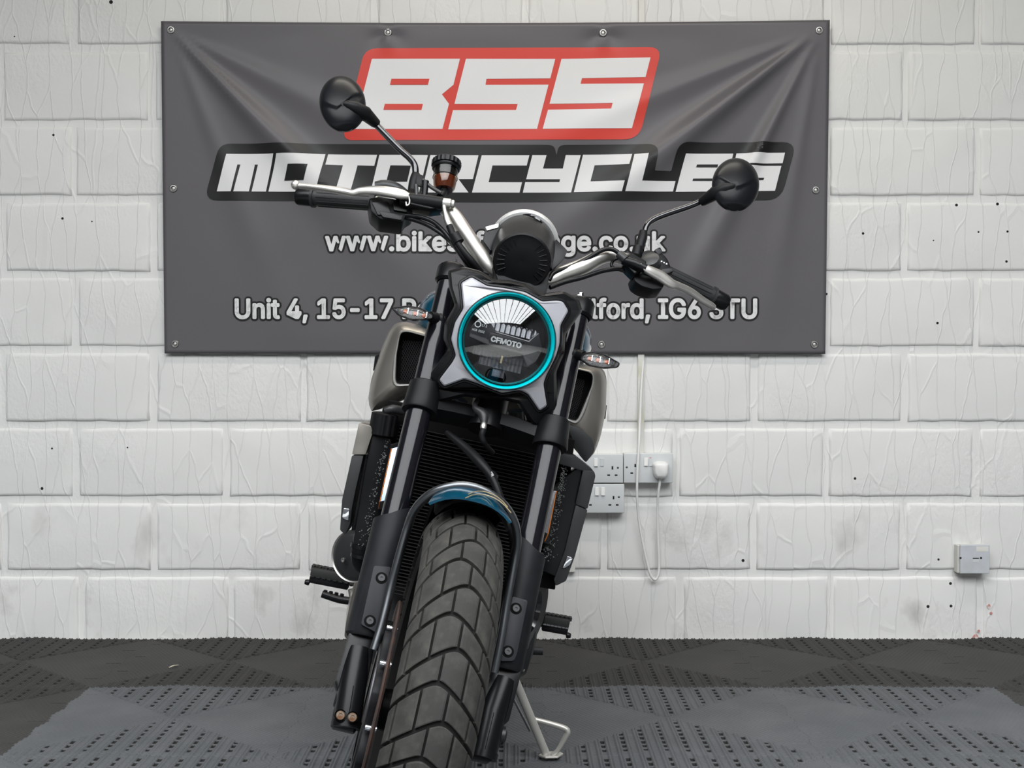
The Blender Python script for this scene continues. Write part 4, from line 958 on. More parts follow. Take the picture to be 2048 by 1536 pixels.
# ---- levers
def lever(rows, name, ball, pivot, label):
    """rows: px, py, w, half height, half depth"""
    mb = MB(); rings = []
    Pn = resample([np.append(F(x, y, w_), (hh, hd)) for x, y, w_, hh, hd in rows], 5)
    for i, q in enumerate(Pn):
        p = q[:3]; t = nrm(Pn[min(i + 1, len(Pn) - 1)][:3] - Pn[max(i - 1, 0)][:3]); v1 = nrm(np.cross(Kw, t)); v2 = np.cross(t, v1)
        rings.append([p + v1 * q[3] * math.copysign(abs(math.sin(a)) ** .8, math.sin(a)) + v2 * q[4] * math.copysign(abs(math.cos(a)) ** .8, math.cos(a)) for a in np.linspace(0, 2 * math.pi, 17)[:-1]])
    loft(mb, rings); o = P(mb, name, 'alu', smooth=True, auto=60, label=label)
    if ball:
        mb = MB(); c, rr = F(*ball[:3]), ball[3]; revolve(mb, [(rr * math.sin(a), -rr * math.cos(a)) for a in np.linspace(0, math.pi, 11)], c, Kl, 18); P(mb, 'ball_end', 'alu', o, smooth=True)
    return o
lever([(594, 371, -.075, .005, .005), (612, 373, -.070, .0045, .006), (650, 377, -.056, .0055, .006), (690, 383, -.042, .0062, .006), (706, 386, -.036, .006, .006), (722, 382, -.030, .0068, .006), (750, 381, -.020, .0085, .006), (780, 384, -.010, .0098, .006), (804, 389, -.004, .009, .006), (818, 393, .0, .005, .005)], 'brake_lever', (591, 370, -.075, .0085), None, 'polished brake lever with ball end')
mb = MB(); tube(mb, [F(x, y, .001) for x, y in ((816, 389), (819, 400), (818, 408), (813, 411), (812, 404))], .0015, 8, sub=3); P(mb, 'lever_hook', 'alu2', smooth=True)
lever([(1280, 530, -.02, .005, .006), (1296, 540, -.022, .0085, .006), (1320, 552, -.03, .0105, .006), (1342, 567, -.038, .0095, .006), (1356, 572, -.045, .0075, .006), (1380, 583, -.058, .0072, .006), (1404, 600, -.072, .0068, .006), (1422, 611, -.082, .0062, .006), (1429, 615, -.086, .005, .004)], 'clutch_lever', None, None, 'flat polished clutch lever')

# ---- left of picture: master cylinder, switch pod, reservoir
plate('master_cylinder', 'satin', [(800, 388), (850, 388), (884, 392), (890, 414), (862, 418), (800, 404)], F, -.012, .030, bevel=.005, rad=4)
chain([F(812, 398, -.02), F(850, 402, -.016), F(886, 407, -.012)], 'cylinder_barrel', 'plastic', [.0125, .0125, .0115], sub=2, n=18)
mb = MB(); prism(mb, [F(x, y, -.012) for x, y in ((872, 398), (886, 388), (888, 410))], -Kw * .012); P(mb, 'fluid_port', 'satin', bevel=.002)
plate('pivot_bracket', 'plastic', [(782, 372), (800, 374), (838, 392), (832, 398), (812, 396), (788, 384)], F, -.012, .022, bevel=.002)
chain([F(848, 396, -.010), F(850, 380, -.010), F(851, 363, -.010)], 'reservoir_post', 'satin', [.0055, .0055, .0065], sub=2)
chain([F(833, 398, -.010), F(833, 384, -.010), F(832, 370, -.010)], 'pivot_post', 'bronzed', [.004, .004, .004], sub=2)
plate('reservoir_bracket', 'plastic', [(832, 345), (850, 352), (850, 374), (838, 372), (832, 368)], F, -.02, .004, bevel=.001)
chain([F(846, 360, -.012), F(862, 374, -.008), F(882, 386, -.006)], 'bracket_strut', 'bronzed', .0035, sub=3)
swl = [(738, 395), (756, 392), (800, 398), (826, 406), (828, 422), (812, 432), (806, 444), (760, 438), (742, 422)]
sw = plate('throttle_housing', 'plastic', swl, F, -.035, .05, bevel=.006, rad=5)
plate('switch_cover', 'satin', [(744, 404), (776, 402), (782, 426), (756, 430)], F, -.031, .012, sw, bevel=.003, rad=3)
plate('cover_ridge', 'satin', [(758, 422), (806, 428), (803, 440), (766, 434)], F, -.030, .012, sw, bevel=.002, rad=3)
plate('clamp_half', 'satin', [(786, 402), (818, 408), (814, 424), (788, 420)], F, -.030, .014, sw, bevel=.003, rad=3)
chain([F(752, 374, -.055), F(770, 372, -.05), F(792, 376, -.045), (F(812, 386, -.035))], 'switch_button_row', 'bronzed', [.010, .011, .010, .006], sub=3, n=14)
plate('starter_button', 'satin', [(787, 368), (800, 369), (804, 376), (786, 375)], F, -.04, .012, bevel=.002, rad=2)
# reservoir
rc0, rc1 = F(888, 381, -.03), F(893, 326, -.03); ra = nrm(rc1 - rc0); Lr = np.linalg.norm(rc1 - rc0)
mb = MB(); revolve(mb, [(0, 0), (.016, .0), (.019, .006), (.0215, Lr * .45), (.0225, Lr * .85), (.0225, Lr * .9), (0, Lr * .9)], rc0, ra, 32); res = P(mb, 'fluid_reservoir', 'cup', smooth=True, auto=35, label='smoked reservoir cup with amber fluid')
mb = MB(); revolve(mb, [(0, .002), (.0155, .002), (.018, .007), (.0207, Lr * .42), (.0, Lr * .44)], rc0, ra, 28); P(mb, 'brake_fluid', 'fluid', res, smooth=True, auto=35)
mb = MB(); revolve(mb, [(.0218, Lr * .43), (.0226, Lr * .44), (.0226, Lr * .45), (.0218, Lr * .46)], rc0, ra, 28); P(mb, 'level_line', 'satin', res)
mb = MB(); revolve(mb, [(.0, Lr * .50), (.017, Lr * .50), (.0195, Lr * .8), (0, Lr * .8)], rc0, ra, 24); P(mb, 'bellows', 'plastic', res, smooth=True)
mb = MB(); rings = []
for h_, rr in ((Lr * .74, .0235), (Lr * .78, .0252), (Lr * .80, .0235), (Lr * .84, .0235), (Lr * .86, .0258), (Lr * 1.03, .0258), (Lr * 1.07, .024), (Lr * 1.08, .018)):
    uu, ww = perp(ra); rings.append([rc0 + ra * h_ + (uu * math.cos(a) + ww * math.sin(a)) * (rr + (.0009 if (k % 3 == 0 and rr > .0255) else 0)) for k, a in enumerate(np.linspace(0, 2 * math.pi, 73)[:-1])])
loft(mb, rings); P(mb, 'screw_cap', 'satin', res, smooth=True, auto=30)
chain([F(889, 378, -.03), F(886, 386, -.022), F(880, 394, -.016)], 'reservoir_hose', 'plastic', .007, sub=3)
mb = MB(); revolve(mb, [(0, .0), (.009, 0), (.0095, .004), (.0095, .014), (.008, .016), (.008, .020), (.0065, .022), (0, .022)], F(884, 406, -.01), nrm(F(908, 409, -.01) - F(884, 406, -.01)), 16); P(mb, 'banjo_bolt', 'alu2', smooth=True, auto=30)
chain([F(888, 412, -.008), F(890, 424, -.008), F(894, 440, -.006), F(900, 454, -.004)], 'banjo_fitting', 'alu2', [.0045, .0042, .006, .0062], sub=4)
chain([F(899, 452, -.004), F(908, 474, .0), F(925, 500, .0), F(945, 524, -.005), (F(962, 545, -.02))], 'brake_hose', 'plastic', [.0062, .006, .006, .006, .006], sub=5, n=12)
for x, y in ((912, 477),): mb = MB(); a, b = F(x - 4, y - 8, .0), F(x + 6, y + 8, .0); tube(mb, [a, b], .010, 14); P(mb, 'cable_clip', 'plastic', smooth=True)
chain([F(806, 430, -.04), F(840, 434, -.03), F(868, 445, -.02), F(892, 468, -.01), F(915, 500, -.01), F(940, 530, -.02), F(955, 548, -.04)], 'throttle_cable', 'satin', .0042, sub=5)
chain([F(806, 434, -.045), F(835, 442, -.035), F(866, 456, -.02), F(900, 482, -.014), F(925, 515, -.015), F(942, 545, -.04)], 'throttle_cable', 'satin', .0042, sub=5)
chain([F(905, 480, -.004), F(925, 512, -.006), F(948, 540, -.02), F(975, 552, -.03)], 'wiring_sleeve', 'satin', .0055, sub=5)

# ---- right of picture: clutch perch, switchgear
chain([F(1246, 520, -.03), F(1268, 527, -.024), F(1292, 538, -.022)], 'cable_perch', 'satin', [.008, .0095, .008], sub=2, n=14)
plate('lever_perch', 'satin', [(1252, 508), (1266, 506), (1294, 522), (1290, 538), (1270, 548), (1248, 526)], F, -.028, .03, bevel=.004, rad=3)
plate('cable_adjuster', 'alu2', [(1276, 519), (1290, 526), (1288, 534), (1274, 527)], F, -.016, .010, bevel=.002)
chain([F(1238, 508, -.03), F(1252, 520, -.026)], 'adjuster_barrel', 'bronzed', [.0075, .0085], sub=1, n=14)
pod = plate('switch_pod', 'plastic', [(1282, 504), (1294, 496), (1316, 500), (1328, 505), (1338, 516), (1345, 534), (1340, 548), (1322, 556), (1296, 548), (1284, 530)], F, -.045, .055, bevel=.008, rad=8)
mb = MB(); revolve(mb, [(0, .004), (.010, .0035), (.0165, .001), (.018, -.004), (.018, -.02)], F(1300, 518, -.040), nrm(Kw + .3 * Ka - .5 * Kl), 28); P(mb, 'round_cover', 'bronzed', pod, smooth=True)
plate('pod_lower_half', 'plastic', [(1266, 545), (1296, 552), (1328, 568), (1326, 576), (1306, 578), (1284, 572), (1270, 562)], F, -.042, .04, bevel=.006, rad=5)
plate('indicator_switch', 'satin', [(1322, 538), (1344, 534), (1348, 542), (1326, 550)], F, -.040, .012, pod, bevel=.003, rad=3)
plate('horn_button', 'satin', [(1308, 500), (1320, 494), (1326, 504), (1318, 510)], F, -.045, .012, pod, bevel=.003, rad=3)
for k in range(3): mb = MB(); box(mb, F(1323 + 5 * k, 523 + 2.5 * k, -.0445), .0013, .0013, .0008, Kl, Ka, Kw); P(mb, 'switch_mark', 'white_print', pod)
chain([F(1250, 518, -.03), F(1228, 500, -.03), F(1205, 500, -.03), F(1170, 520, -.035), F(1135, 536, -.035), F(1108, 545, -.03), F(1098, 560, -.03)], 'clutch_cable', 'satin', .0043, sub=5)
chain([F(1275, 546, -.05), F(1240, 538, -.05), F(1205, 542, -.045), F(1165, 555, -.04), F(1130, 564, -.035), F(1100, 575, -.03)], 'switch_cable', 'satin', .0043, sub=5)
chain([F(1268, 542, -.05), F(1258, 545, -.05), F(1225, 534, -.05), F(1226, 522, -.05), F(1236, 516, -.05)], 'switch_cable', 'satin', .0028, sub=5)

# ---- mirrors
def mirror(c, rx, ry, ang, w_, stem, sleeve, base_, neck, vpts):
    ca, sa = math.cos(R(ang)), math.sin(R(ang))
    def pt(u, v_, d): return F(c[0] + rx * u * ca - ry * v_ * sa, c[1] + rx * u * sa + ry * v_ * ca, w_ + d)
    mb = MB(); rings = []; nt = 64; prof = [(1.0, -.012), (1.0, -.004)] + [(math.cos(a), .026 * math.sin(a)) for a in np.linspace(.12, 1.5, 16)]
    for rr, d in prof:
        ring = []
        for k in range(nt):
            a = 2 * math.pi * k / nt; u, v_ = rr * math.cos(a), rr * math.sin(a); dd = d
            if rr < .97:
                # upper brow panel stands proud above a V-shaped crease, small pocket low down
                vy = -.22 + (.32 * (1 - min(1, abs(u - vpts) / .75)) if True else 0)
                s_ = max(-1, min(1, (vy - v_) / .035)); dd += .0016 * s_ * min(1, (.97 - rr) * 8)
                q = (u - .0) ** 2 / .25 + (v_ - .95) ** 2 / .09
                if q < 1: dd -= .0025 * (1 - q)
            ring.append(pt(u, v_, dd))
        rings.append(ring)
    loft(mb, rings); e = P(mb, 'mirror', 'mirrorback', smooth=True, auto=60)
    mb = MB(); revolve(mb, [(0, .0), (rx / FPX * 2.35 * .93, 0)], pt(0, 0, -.0125), -Kw, 40); P(mb, 'mirror_glass', 'chrome', e, smooth=True)
    n0, n1 = [F(x, y, q) for x, y, q in neck]
    mb = MB(); g_ = lambda t: n0 + (n1 - n0) * t + Kw * .011 * math.sin(math.pi * min(1, t * 1.05))
    tube(mb, [g_(0), g_(.12), g_(.35), g_(.66), g_(.68), g_(.94), n1], [.002, .007, .0115, .0135, .0125, .0095, .0082], 20); P(mb, 'swivel_boot', 'plastic', e, smooth=True, auto=50)
    chain([F(*p) for p in stem], 'stem', 'gloss', .0060, e, n=14)
    chain([F(*p) for p in sleeve], 'stem_nut', 'plastic', [.0075, .0088, .0088, .0085], e, n=16, sub=2)
M['mirrorback'] = mat('mirror_back_plastic', (0.006, 0.0065, 0.008), 0.36, spec=0.22, bump=(500, .15, .0003))
mirror((685, 208), 46.5, 57, -10, .0, [(742, 238, -.02), (768, 266, -.02), (800, 299, -.022), (819, 316, -.024), (829, 330, -.026), (831, 346, -.028), (831, 356, -.03)],
       [(832, 348, -.028), (830, 356, -.028), (827, 368, -.028), (825, 382, -.028)], None, [(684, 206, .024), (754, 248, -.02)], -.25)
mirror((1471, 370), 47.5, 54, 4, -.03, [(1412, 398, -.06), (1380, 412, -.06), (1330, 429, -.06), (1305, 440, -.06), (1293, 452, -.06), (1288, 470, -.06)],
       [(1287, 463, -.058), (1285, 475, -.058), (1281, 488, -.058), (1279, 500, -.058)], None, [(1474, 370, -.006), (1402, 404, -.058)], .08)
chain([F(1276, 494, -.055), F(1274, 505, -.055), F(1272, 512, -.055)], 'mirror_mount', 'plastic', [.009, .0095, .0095], n=16, sub=2)

# ---- radiator, hoses and cowls behind the fork
RF = -.375
def bq(pts, f, name, m, th, par=root, **kw): return plate(name, m, pts, B, f, th, par, **kw)
rad = bq([(775, 800), (1150, 880), (1110, 1180), (745, 1120)], RF, 'radiator', 'black', .03, bevel=.002)
ra0, ra1 = B(800, 850, RF + .002), B(1130, 922, RF + .002); dn = -(Bu * .0062)
mb = MB(); k = 0
for k in range(48):
    p, q = ra0 + dn * k, ra1 + dn * k
    box(mb, (p + q) / 2 + Bf * .001, np.linalg.norm(q - p) / 2, .0042, .0005, nrm(q - p), Bf, Bu)
P(mb, 'radiator_fins', 'finmat', rad, kind='stuff')
# side tank, left of picture
tk = bq([(742, 868), (782, 876), (790, 930), (748, 1106), (704, 1092)], RF + .03, 'side_tank', 'satin', .05, rad, bevel=.006, rad=5)
mb = MB(); c = B(768, 842, RF + .02); ua = nrm(B(770, 820, RF) - B(763, 862, RF))
rings = []; uu, ww = perp(ua)
for h_, rr in ((-.026, .0205), (-.024, .022), (.012, .022), (.014, .020), (.016, .006), (.024, .006), (.025, .003)):
    rings.append([c + ua * h_ + (uu * math.cos(a) + ww * math.sin(a)) * (rr + (.0016 if k % 4 < 2 and rr > .021 else 0)) for k, a in enumerate(np.linspace(0, 2 * math.pi, 49)[:-1])])
loft(mb, rings); P(mb, 'filler_cap', 'plastic', rad, smooth=True, auto=30)
chain([B(770, 822, RF + .03), B(785, 818, RF + .03), B(806, 822, RF + .02)], 'overflow_hose', 'bronzed', [.006, .008, .008], rad, sub=3)
chain([B(724, 1088, RF + .02), B(722, 1108, RF + .015), B(726, 1126, RF), B(745, 1140, RF - .03)], 'coolant_hose', 'plastic', [.0185, .018, .018, .017], rad, n=18)
for y in (1093, 1112): mb = MB(); c = B(723, y, RF + .018); tube(mb, [c + Bu * .003, c - Bu * .003], .0197, 20); P(mb, 'hose_clip', 'satin', rad, smooth=True)
bq([(1104, 975), (1163, 930), (1160, 1000), (1128, 1160), (1082, 1140)], RF + .03, 'side_tank', 'satin', .05, rad, bevel=.006, rad=5)
# stone grime on the side tanks: small chips of dried mud
rnd = random.Random(3)
for seed, (a, b, n_, wd) in enumerate((((775, 870), (728, 1090), 170, 10), ((1130, 935), (1092, 1120), 330, 11))):
    mb = MB()
    for k in range(n_):
        t = rnd.random(); x = a[0] + (b[0] - a[0]) * t + rnd.gauss(0, 1) * wd * (.35 + .6 * t) * .7; y = a[1] + (b[1] - a[1]) * t + rnd.uniform(-6, 6)
        p = B(x, y, RF + .031); s_ = rnd.uniform(.0006, .0017)
        vs = [p + (Bl * math.cos(q) + Bu * math.sin(q)) * s_ * rnd.uniform(.6, 1.2) - Bf * .001 for q in np.linspace(0, 5.2, 5)] + [p + Bf * .0007]
        mb.add(vs, [(i, (i + 1) % 5, 5) for i in range(5)] + [(4, 3, 2, 1, 0)])
    P(mb, 'dried_mud_specks', 'grime', rad, kind='stuff')
# side reflectors
for pts, m_, nm in (([(783, 897), (797, 893), (778, 1000), (760, 1003)], 'mirror_sky_tint', 0), ([(1113, 982), (1102, 981), (1084, 1062), (1096, 1068)], 'dchrome', 1)):
    o = bq([(pts[0][0] - 2, pts[0][1] - 8), (pts[1][0] + 1, pts[1][1] - 8), (pts[2][0] + 1, pts[2][1] + 18), (pts[3][0] - 5, pts[3][1] + 16)] if nm == 0 else [(pts[0][0] + 4, pts[0][1] - 8), (pts[1][0] - 4, pts[1][1] - 8), (pts[2][0] - 4, pts[2][1] + 20), (pts[3][0] + 2, pts[3][1] + 22)], RF + .045, 'side_reflector', 'satin', .02, bevel=.002, rad=3)
    mb = MB(); q = [B(x, y, RF + .0465) for x, y in pts[:2]] + [B(x, y, RF + .0465 + (.034 if nm == 0 else .020)) for x, y in pts[2:]]; tl = Bu * .0; prism(mb, [q[0], q[1], q[2], q[3]], -Bf * .004)
    # the face is tipped back so that it looks up at the roof lights
    P(mb, 'reflector_face', m_, o, bevel=.0006)
    e0, e1 = (q[0], q[3]); mb = MB(); tube(mb, [e0 + Bf * .001, e1 + Bf * .001, B(pts[3][0] - (3 if nm == 0 else 6), pts[3][1] + 14, RF + .060)], .0008, 8); P(mb, 'amber_edge', 'amberc', o, smooth=True)
# radiator shrouds
def wedge(name, m, pts, f, th, par=root, tip=0, **kw): return bq(pts, f, name, m, th, par, **kw)
s1 = bq([(718, 846), (742, 852), (745, 866), (731, 909), (704, 909)], RF + .035, 'radiator_cowl', 'bronze', .09, bevel=.004, rad=3)
bq([(704, 911), (727, 911), (712, 975), (703, 1020), (700, 1048), (690, 1070), (680, 1060), (684, 1000)], RF + .033, 'cowl_blade', 'bronzed', .09, s1, bevel=.004, rad=3)
bq([(686, 1016), (700, 1018), (699, 1040), (694, 1041), (684, 1036)], RF + .036, 'blade_tip', 'chrome', .003, s1, bevel=.001, rad=4)
bq([(729, 911), (736, 911), (712, 1060), (702, 1062)], RF + .02, 'cowl_inner', 'satin', .05, s1, bevel=.002)
s2 = bq([(1166, 940), (1188, 942), (1191, 952), (1175, 1018), (1151, 1008)], RF + .035, 'radiator_cowl', 'bronzed', .09, bevel=.004, rad=3)
bq([(1110, 905), (1150, 912), (1186, 940), (1168, 942), (1106, 924)], RF + .035, 'cowl_top', 'bronzed', .07, s2, bevel=.004, rad=2)
bq([(1151, 1010), (1175, 1020), (1150, 1112), (1132, 1162), (1112, 1172), (1108, 1160), (1130, 1100)], RF + .033, 'cowl_blade', 'bronzed', .09, s2, bevel=.004, rad=3)
bq([(1134, 1112), (1146, 1116), (1140, 1130), (1128, 1137), (1124, 1135)], RF + .036, 'blade_tip', 'chrome', .003, s2, bevel=.001, rad=4)
bq([(1150, 950), (1160, 952), (1110, 1150), (1094, 1146)], RF + .02, 'cowl_inner', 'satin', .05, s2, bevel=.002)
chain([F(893, 865, -.03), F(930, 895, -.01), F(960, 925, .01), F(985, 957, .02), F(1002, 1000, .02), F(1022, 1060, .0), F(1028, 1110, -.03)], 'front_brake_hose', 'plastic', [.005, .0075, .0085, .0065, .0065, .006, .006], n=12)
mb = MB(); a, b = F(982, 949, .016), F(987, 957, .018); tube(mb, [a, b], .0092, 16); P(mb, 'hose_collar', 'gloss', smooth=True)
chain([F(955, 800, .0), F(950, 815, .01), F(966, 828, .015), F(968, 848, .018)], 'horn_bracket', 'bronzed', [.004, .005, .0085, .005], sub=4)
chain([F(968, 843, .018), F(967, 852, .02), F(966, 860, .02)], 'hose_banjo', 'alu2', [.0035, .0055, .0045], sub=3)
chain([F(967, 858, .02), F(964, 872, .018), F(970, 888, .01), F(985, 905, -.03)], 'hose_branch', 'plastic', [.0055, .005, .0045, .0045], sub=4)

# ---- air scoops on the tank sides
def scoop(outer_, mouth, f, wires, tag_, sgn):
    ms = np.mean([V(p) for p in mouth], 0)
    n_ = 72; co = tuple(ms); a, b = resamp(outer_, n_, co), resamp(mouth, n_, co)
    mb = MB(); rings = []
    for q, dz in ((1.0, -.030), (1.0, -.002), (.96, .0015), (.85, .001), (.70, -.003), (.35, -.010), (.1, -.030), (.0, -.045)):
        rings.append([B(*p, f + dz) for p in mixr(a, b, q)])
    last = [p - Bf * .16 for p in rings[-1]]; rings.append(last)
    loft(mb, rings, cap=False); o = P(mb, 'air_scoop', 'bronze', smooth=True, auto=50)
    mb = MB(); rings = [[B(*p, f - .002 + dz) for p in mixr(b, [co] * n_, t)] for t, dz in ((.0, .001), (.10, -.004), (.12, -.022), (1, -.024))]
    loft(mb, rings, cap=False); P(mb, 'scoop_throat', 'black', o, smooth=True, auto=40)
    mb = MB(); rings = [[B(*p, f + dz) for p in mixr(b, a, t)] for t, dz in ((-.02, -.001), (.02, .0035), (.10, .0038), (.15, .001))]
    loft(mb, rings, cap=False); P(mb, 'mouth_lip', 'alu2' if True else '', o, smooth=True)
    gm = MB()
    for (p, q) in wires: tube(gm, [B(*p, f - .018), B(*q, f - .018)], .00045, 4)
    P(gm, 'grille_mesh', 'mesh', o, kind='stuff'); return o
def wiregrid(poly, step, dirs):
    out = []; xs = [p[0] for p in poly]; ys = [p[1] for p in poly]; c = ((min(xs) + max(xs)) / 2, (min(ys) + max(ys)) / 2)
    for d in dirs:
        d = nrm((*d, 0))[:2]; nn = V((-d[1], d[0]))
        for k in range(-40, 41):
            o_ = V(c) + nn * step * k; ts = []
            for i in range(len(poly)):
                p, q = V(poly[i - 1]), V(poly[i]); e = q - p; den = d[0] * e[1] - d[1] * e[0]
                if abs(den) < 1e-9: continue
                w_ = p - o_; t = (w_[0] * e[1] - w_[1] * e[0]) / den; u = (w_[0] * d[1] - w_[1] * d[0]) / den
                if 0 <= u <= 1: ts.append(t)
            if len(ts) >= 2: out.append((tuple(o_ + d * min(ts)), tuple(o_ + d * max(ts))))
    return out
mL = [(801, 665), (815, 663), (862, 676), (856, 700), (842, 768), (794, 768), (791, 760), (793, 710)]
scoop([(790, 646), (812, 643), (856, 654), (880, 662), (866, 730), (850, 790), (806, 800), (780, 812), (760, 818), (742, 826), (736, 800), (742, 760), (762, 700), (778, 660)], mL, -.50,
      wiregrid([(806, 680), (850, 684), (846, 762), (800, 764)], 4.2, ((1, 1.4), (-1, 2.2))), 'left', -1)
mR = [(1146, 737), (1178, 744), (1186, 750), (1184, 770), (1156, 838), (1150, 842), (1120, 832), (1130, 780)]
scoop([(1140, 724), (1180, 730), (1208, 738), (1214, 760), (1212, 820), (1202, 870), (1190, 905), (1172, 924), (1150, 900), (1128, 866), (1110, 846), (1120, 780)], mR, -.50,
      wiregrid([(1140, 752), (1170, 760), (1160, 806), (1148, 836), (1124, 828)], 3.6, ((1, -.8), (1, 3))), 'right', 1)
bq([(1132, 848), (1160, 856), (1184, 876), (1190, 900), (1172, 926), (1160, 912), (1146, 880)], -.492, 'scoop_lower_panel', 'bronzed', .05, bevel=.006, rad=6)
for pts in ([(1207, 809), (1214, 810), (1211, 838), (1204, 838)], [(750, 712), (758, 708), (752, 740), (746, 742)]):
    bq(pts, -.56, 'side_emblem', 'satin', .02, bevel=.002, rad=2)

# ---- tank, seat, frame, engine (mostly hidden behind the front)
def body_loft(name, m, secs, n=28, pw=2.4, par=root, **kw):
    """secs: f, u centre, half width, half height"""
    rings = []
    for f_, u_, hw_, hh_ in [tuple(q) for q in resample(secs, 4)]:
        ring = []
        for k in range(n):
            a = 2 * math.pi * k / n; c_, s_ = math.cos(a), math.sin(a)
            ring.append(bd(f_, math.copysign(abs(c_) ** (2 / pw), c_) * max(hw_, .002), u_ + math.copysign(abs(s_) ** (2 / pw), s_) * max(hh_, .002)))
        rings.append(ring)
    mb = MB(); loft(mb, rings); return P(mb, name, m, par, smooth=True, auto=50, **kw)
tank = body_loft('fuel_tank', 'teal', [(-.49, .60, .10, .03), (-.52, .60, .155, .06), (-.60, .60, .172, .08), (-.70, .60, .160, .08), (-.80, .56, .11, .06), (-.86, .50, .08, .035)])
mb = MB(); revolve(mb, [(0, .008), (.028, .008), (.034, .004), (.036, -.004)], bd(-.62, 0, .675), Bu, 28); P(mb, 'filler_cap', 'gloss', tank, smooth=True)
body_loft('seat', 'grip', [(-.80, .50, .07, .03), (-.88, .49, .11, .035), (-1.02, .50, .13, .035), (-1.16, .53, .13, .03), (-1.30, .56, .10, .026), (-1.40, .58, .05, .018)])
body_loft('tail_unit', 'bronze', [(-.95, .44, .09, .03), (-1.10, .46, .11, .035), (-1.28, .50, .09, .03), (-1.44, .55, .05, .02), (-1.50, .56, .03, .012)])
body_loft('tail_light', 'amberc', [(-1.49, .56, .05, .012), (-1.505, .56, .05, .012), (-1.515, .56, .04, .008)])
for s in (-1, 1):
    body_loft('side_panel', 'bronze', [(-.84, .42, .006, .05), (-.90, .41, .02, .09), (-1.0, .42, .02, .08), (-1.10, .44, .006, .03)]).location += Vector(Bl * s * .10)
    for pts in ([(-.36, .56, .03), (-.47, .44, .09), (-.62, .30, .115), (-.80, .12, .11), (-.84, -.02, .09)], [(-.40, .46, .05), (-.44, .30, .09), (-.47, .10, .10), (-.50, .02, .09)], [(-.50, .40, .09), (-.80, .42, .10), (-1.10, .46, .10), (-1.40, .54, .05)]):
        chain([bd(f_, s * l_, u_) for f_, u_, l_ in pts], 'frame_tube', 'satin', .015, n=12)
eng = body_loft('engine_crankcase', 'bronzed', [(-.44, .02, .10, .05), (-.48, .04, .15, .10), (-.60, .03, .16, .13), (-.74, .04, .15, .12), (-.82, .06, .11, .07)], pw=3.2)
body_loft('cylinder_block', 'bronzed', [(-.50, .10, .11, .05), (-.50, .16, .13, .09), (-.60, .24, .13, .10), (-.66, .30, .12, .07)], pw=4, par=eng)
for s in (-1, 1):
    c = bd(-.62, s * .155, .02); mb = MB(); revolve(mb, [(.078, -.02), (.078, .012), (.068, .024), (.030, .030), (0, .031)], c, Bl * s, 36); cv = P(mb, 'engine_cover', 'bronzed' if s > 0 else 'bronze', eng, smooth=True, auto=35)
    for k in range(6): a = k * math.pi / 3 + .3; bolt('cover_bolt', c + Bl * s * .016 + (Bf * math.cos(a) + Bu * math.sin(a)) * .071, Bl * s, .005, cv, 'steel')
# crankcase nose seen beside the radiator hose
mb = MB(); c = B(706, 1112, -.47); revolve(mb, [(.046, -.05), (.046, -.004), (.042, .0), (.036, .003), (0, .006)], c, nrm(Bf - Bl * .5), 36); nose = P(mb, 'alternator_cover', 'bronzed', eng, smooth=True, auto=30)
mb = MB(); revolve(mb, [(.046, -.004), (.0485, -.002), (.0485, -.03), (.046, -.032)], c, nrm(Bf - Bl * .5), 40); P(mb, 'cover_flange', 'alu2', nose, smooth=True)
bolt('cover_bolt', B(687, 1120, -.462), nrm(Bf - Bl * .5), .0045, nose, 'steel')
mb = MB(); c = B(1056, 1222, -.52); revolve(mb, [(.085, -.05), (.085, -.004), (.078, .006), (.045, .008), (.04, .0), (0, .0)], c, nrm(Bf * .45 + Bl), 40); P(mb, 'clutch_cover', 'gloss', eng, smooth=True, auto=30)
mb = MB(); a = bd(-.48, .03, -.12); body_loft('belly_silencer', 'bronzed', [(-.46, -.13, .06, .03), (-.55, -.14, .10, .05), (-.80, -.14, .11, .05), (-.95, -.12, .08, .04)])
chain([bd(-.47, -.03, .20), bd(-.42, -.04, .12), bd(-.40, -.035, .0), bd(-.44, -.03, -.10), bd(-.55, -.03, -.13)], 'exhaust_header', 'dchrome', .019, n=16)
chain([bd(-.47, .04, .20), bd(-.42, .045, .12), bd(-.40, .04, .0), bd(-.44, .03, -.10), bd(-.55, .03, -.13)], 'exhaust_header', 'dchrome', .019, n=16)
chain([bd(-.92, -.09, -.10), bd(-1.02, -.14, -.03), bd(-1.12, -.17, .05), bd(-1.34, -.17, .13)], 'silencer', 'satin', [.03, .045, .05, .045], n=24)
# rear wheel and swingarm
RO = bd(-1.435, 0, .0); 
rty = wheel_parts(RO, Bl, Bf, .3165, .088, .216, front=False)
mb = MB()
for k in range(40):
    th = 2 * math.pi * k / 40
    for s in (-1, 1):
        vs = []
        for hh in (-.002, .006):
            for t0, dth in ((.04, 0), (.55, -.05), (.95, -.02), (.95, .07), (.55, .05), (.04, .10)):
                a = t0 * R(80); rr = .3105 - .064 * (1 - math.cos(a)) + hh; l_ = s * (.088 + hh) * math.sin(a); q = th + dth
                vs.append(RO + Bl * l_ + (Bf * math.cos(q) + Bu * math.sin(q)) * rr)
        mb.add(vs, [(0, 1, 2, 3, 4, 5), (11, 10, 9, 8, 7, 6)] + [(i, (i + 1) % 6, 6 + (i + 1) % 6, 6 + i) for i in range(6)])
P(mb, 'tread', 'rubber', rty, kind='stuff')
for s in (-1, 1):
    chain([bd(-.84, s * .10, -.01), bd(-1.0, s * .115, .0), bd(-1.25, s * .12, .01), bd(-1.435, s * .12, .0)], 'swingarm', 'satin', [.03, .03, .026, .026], n=14)
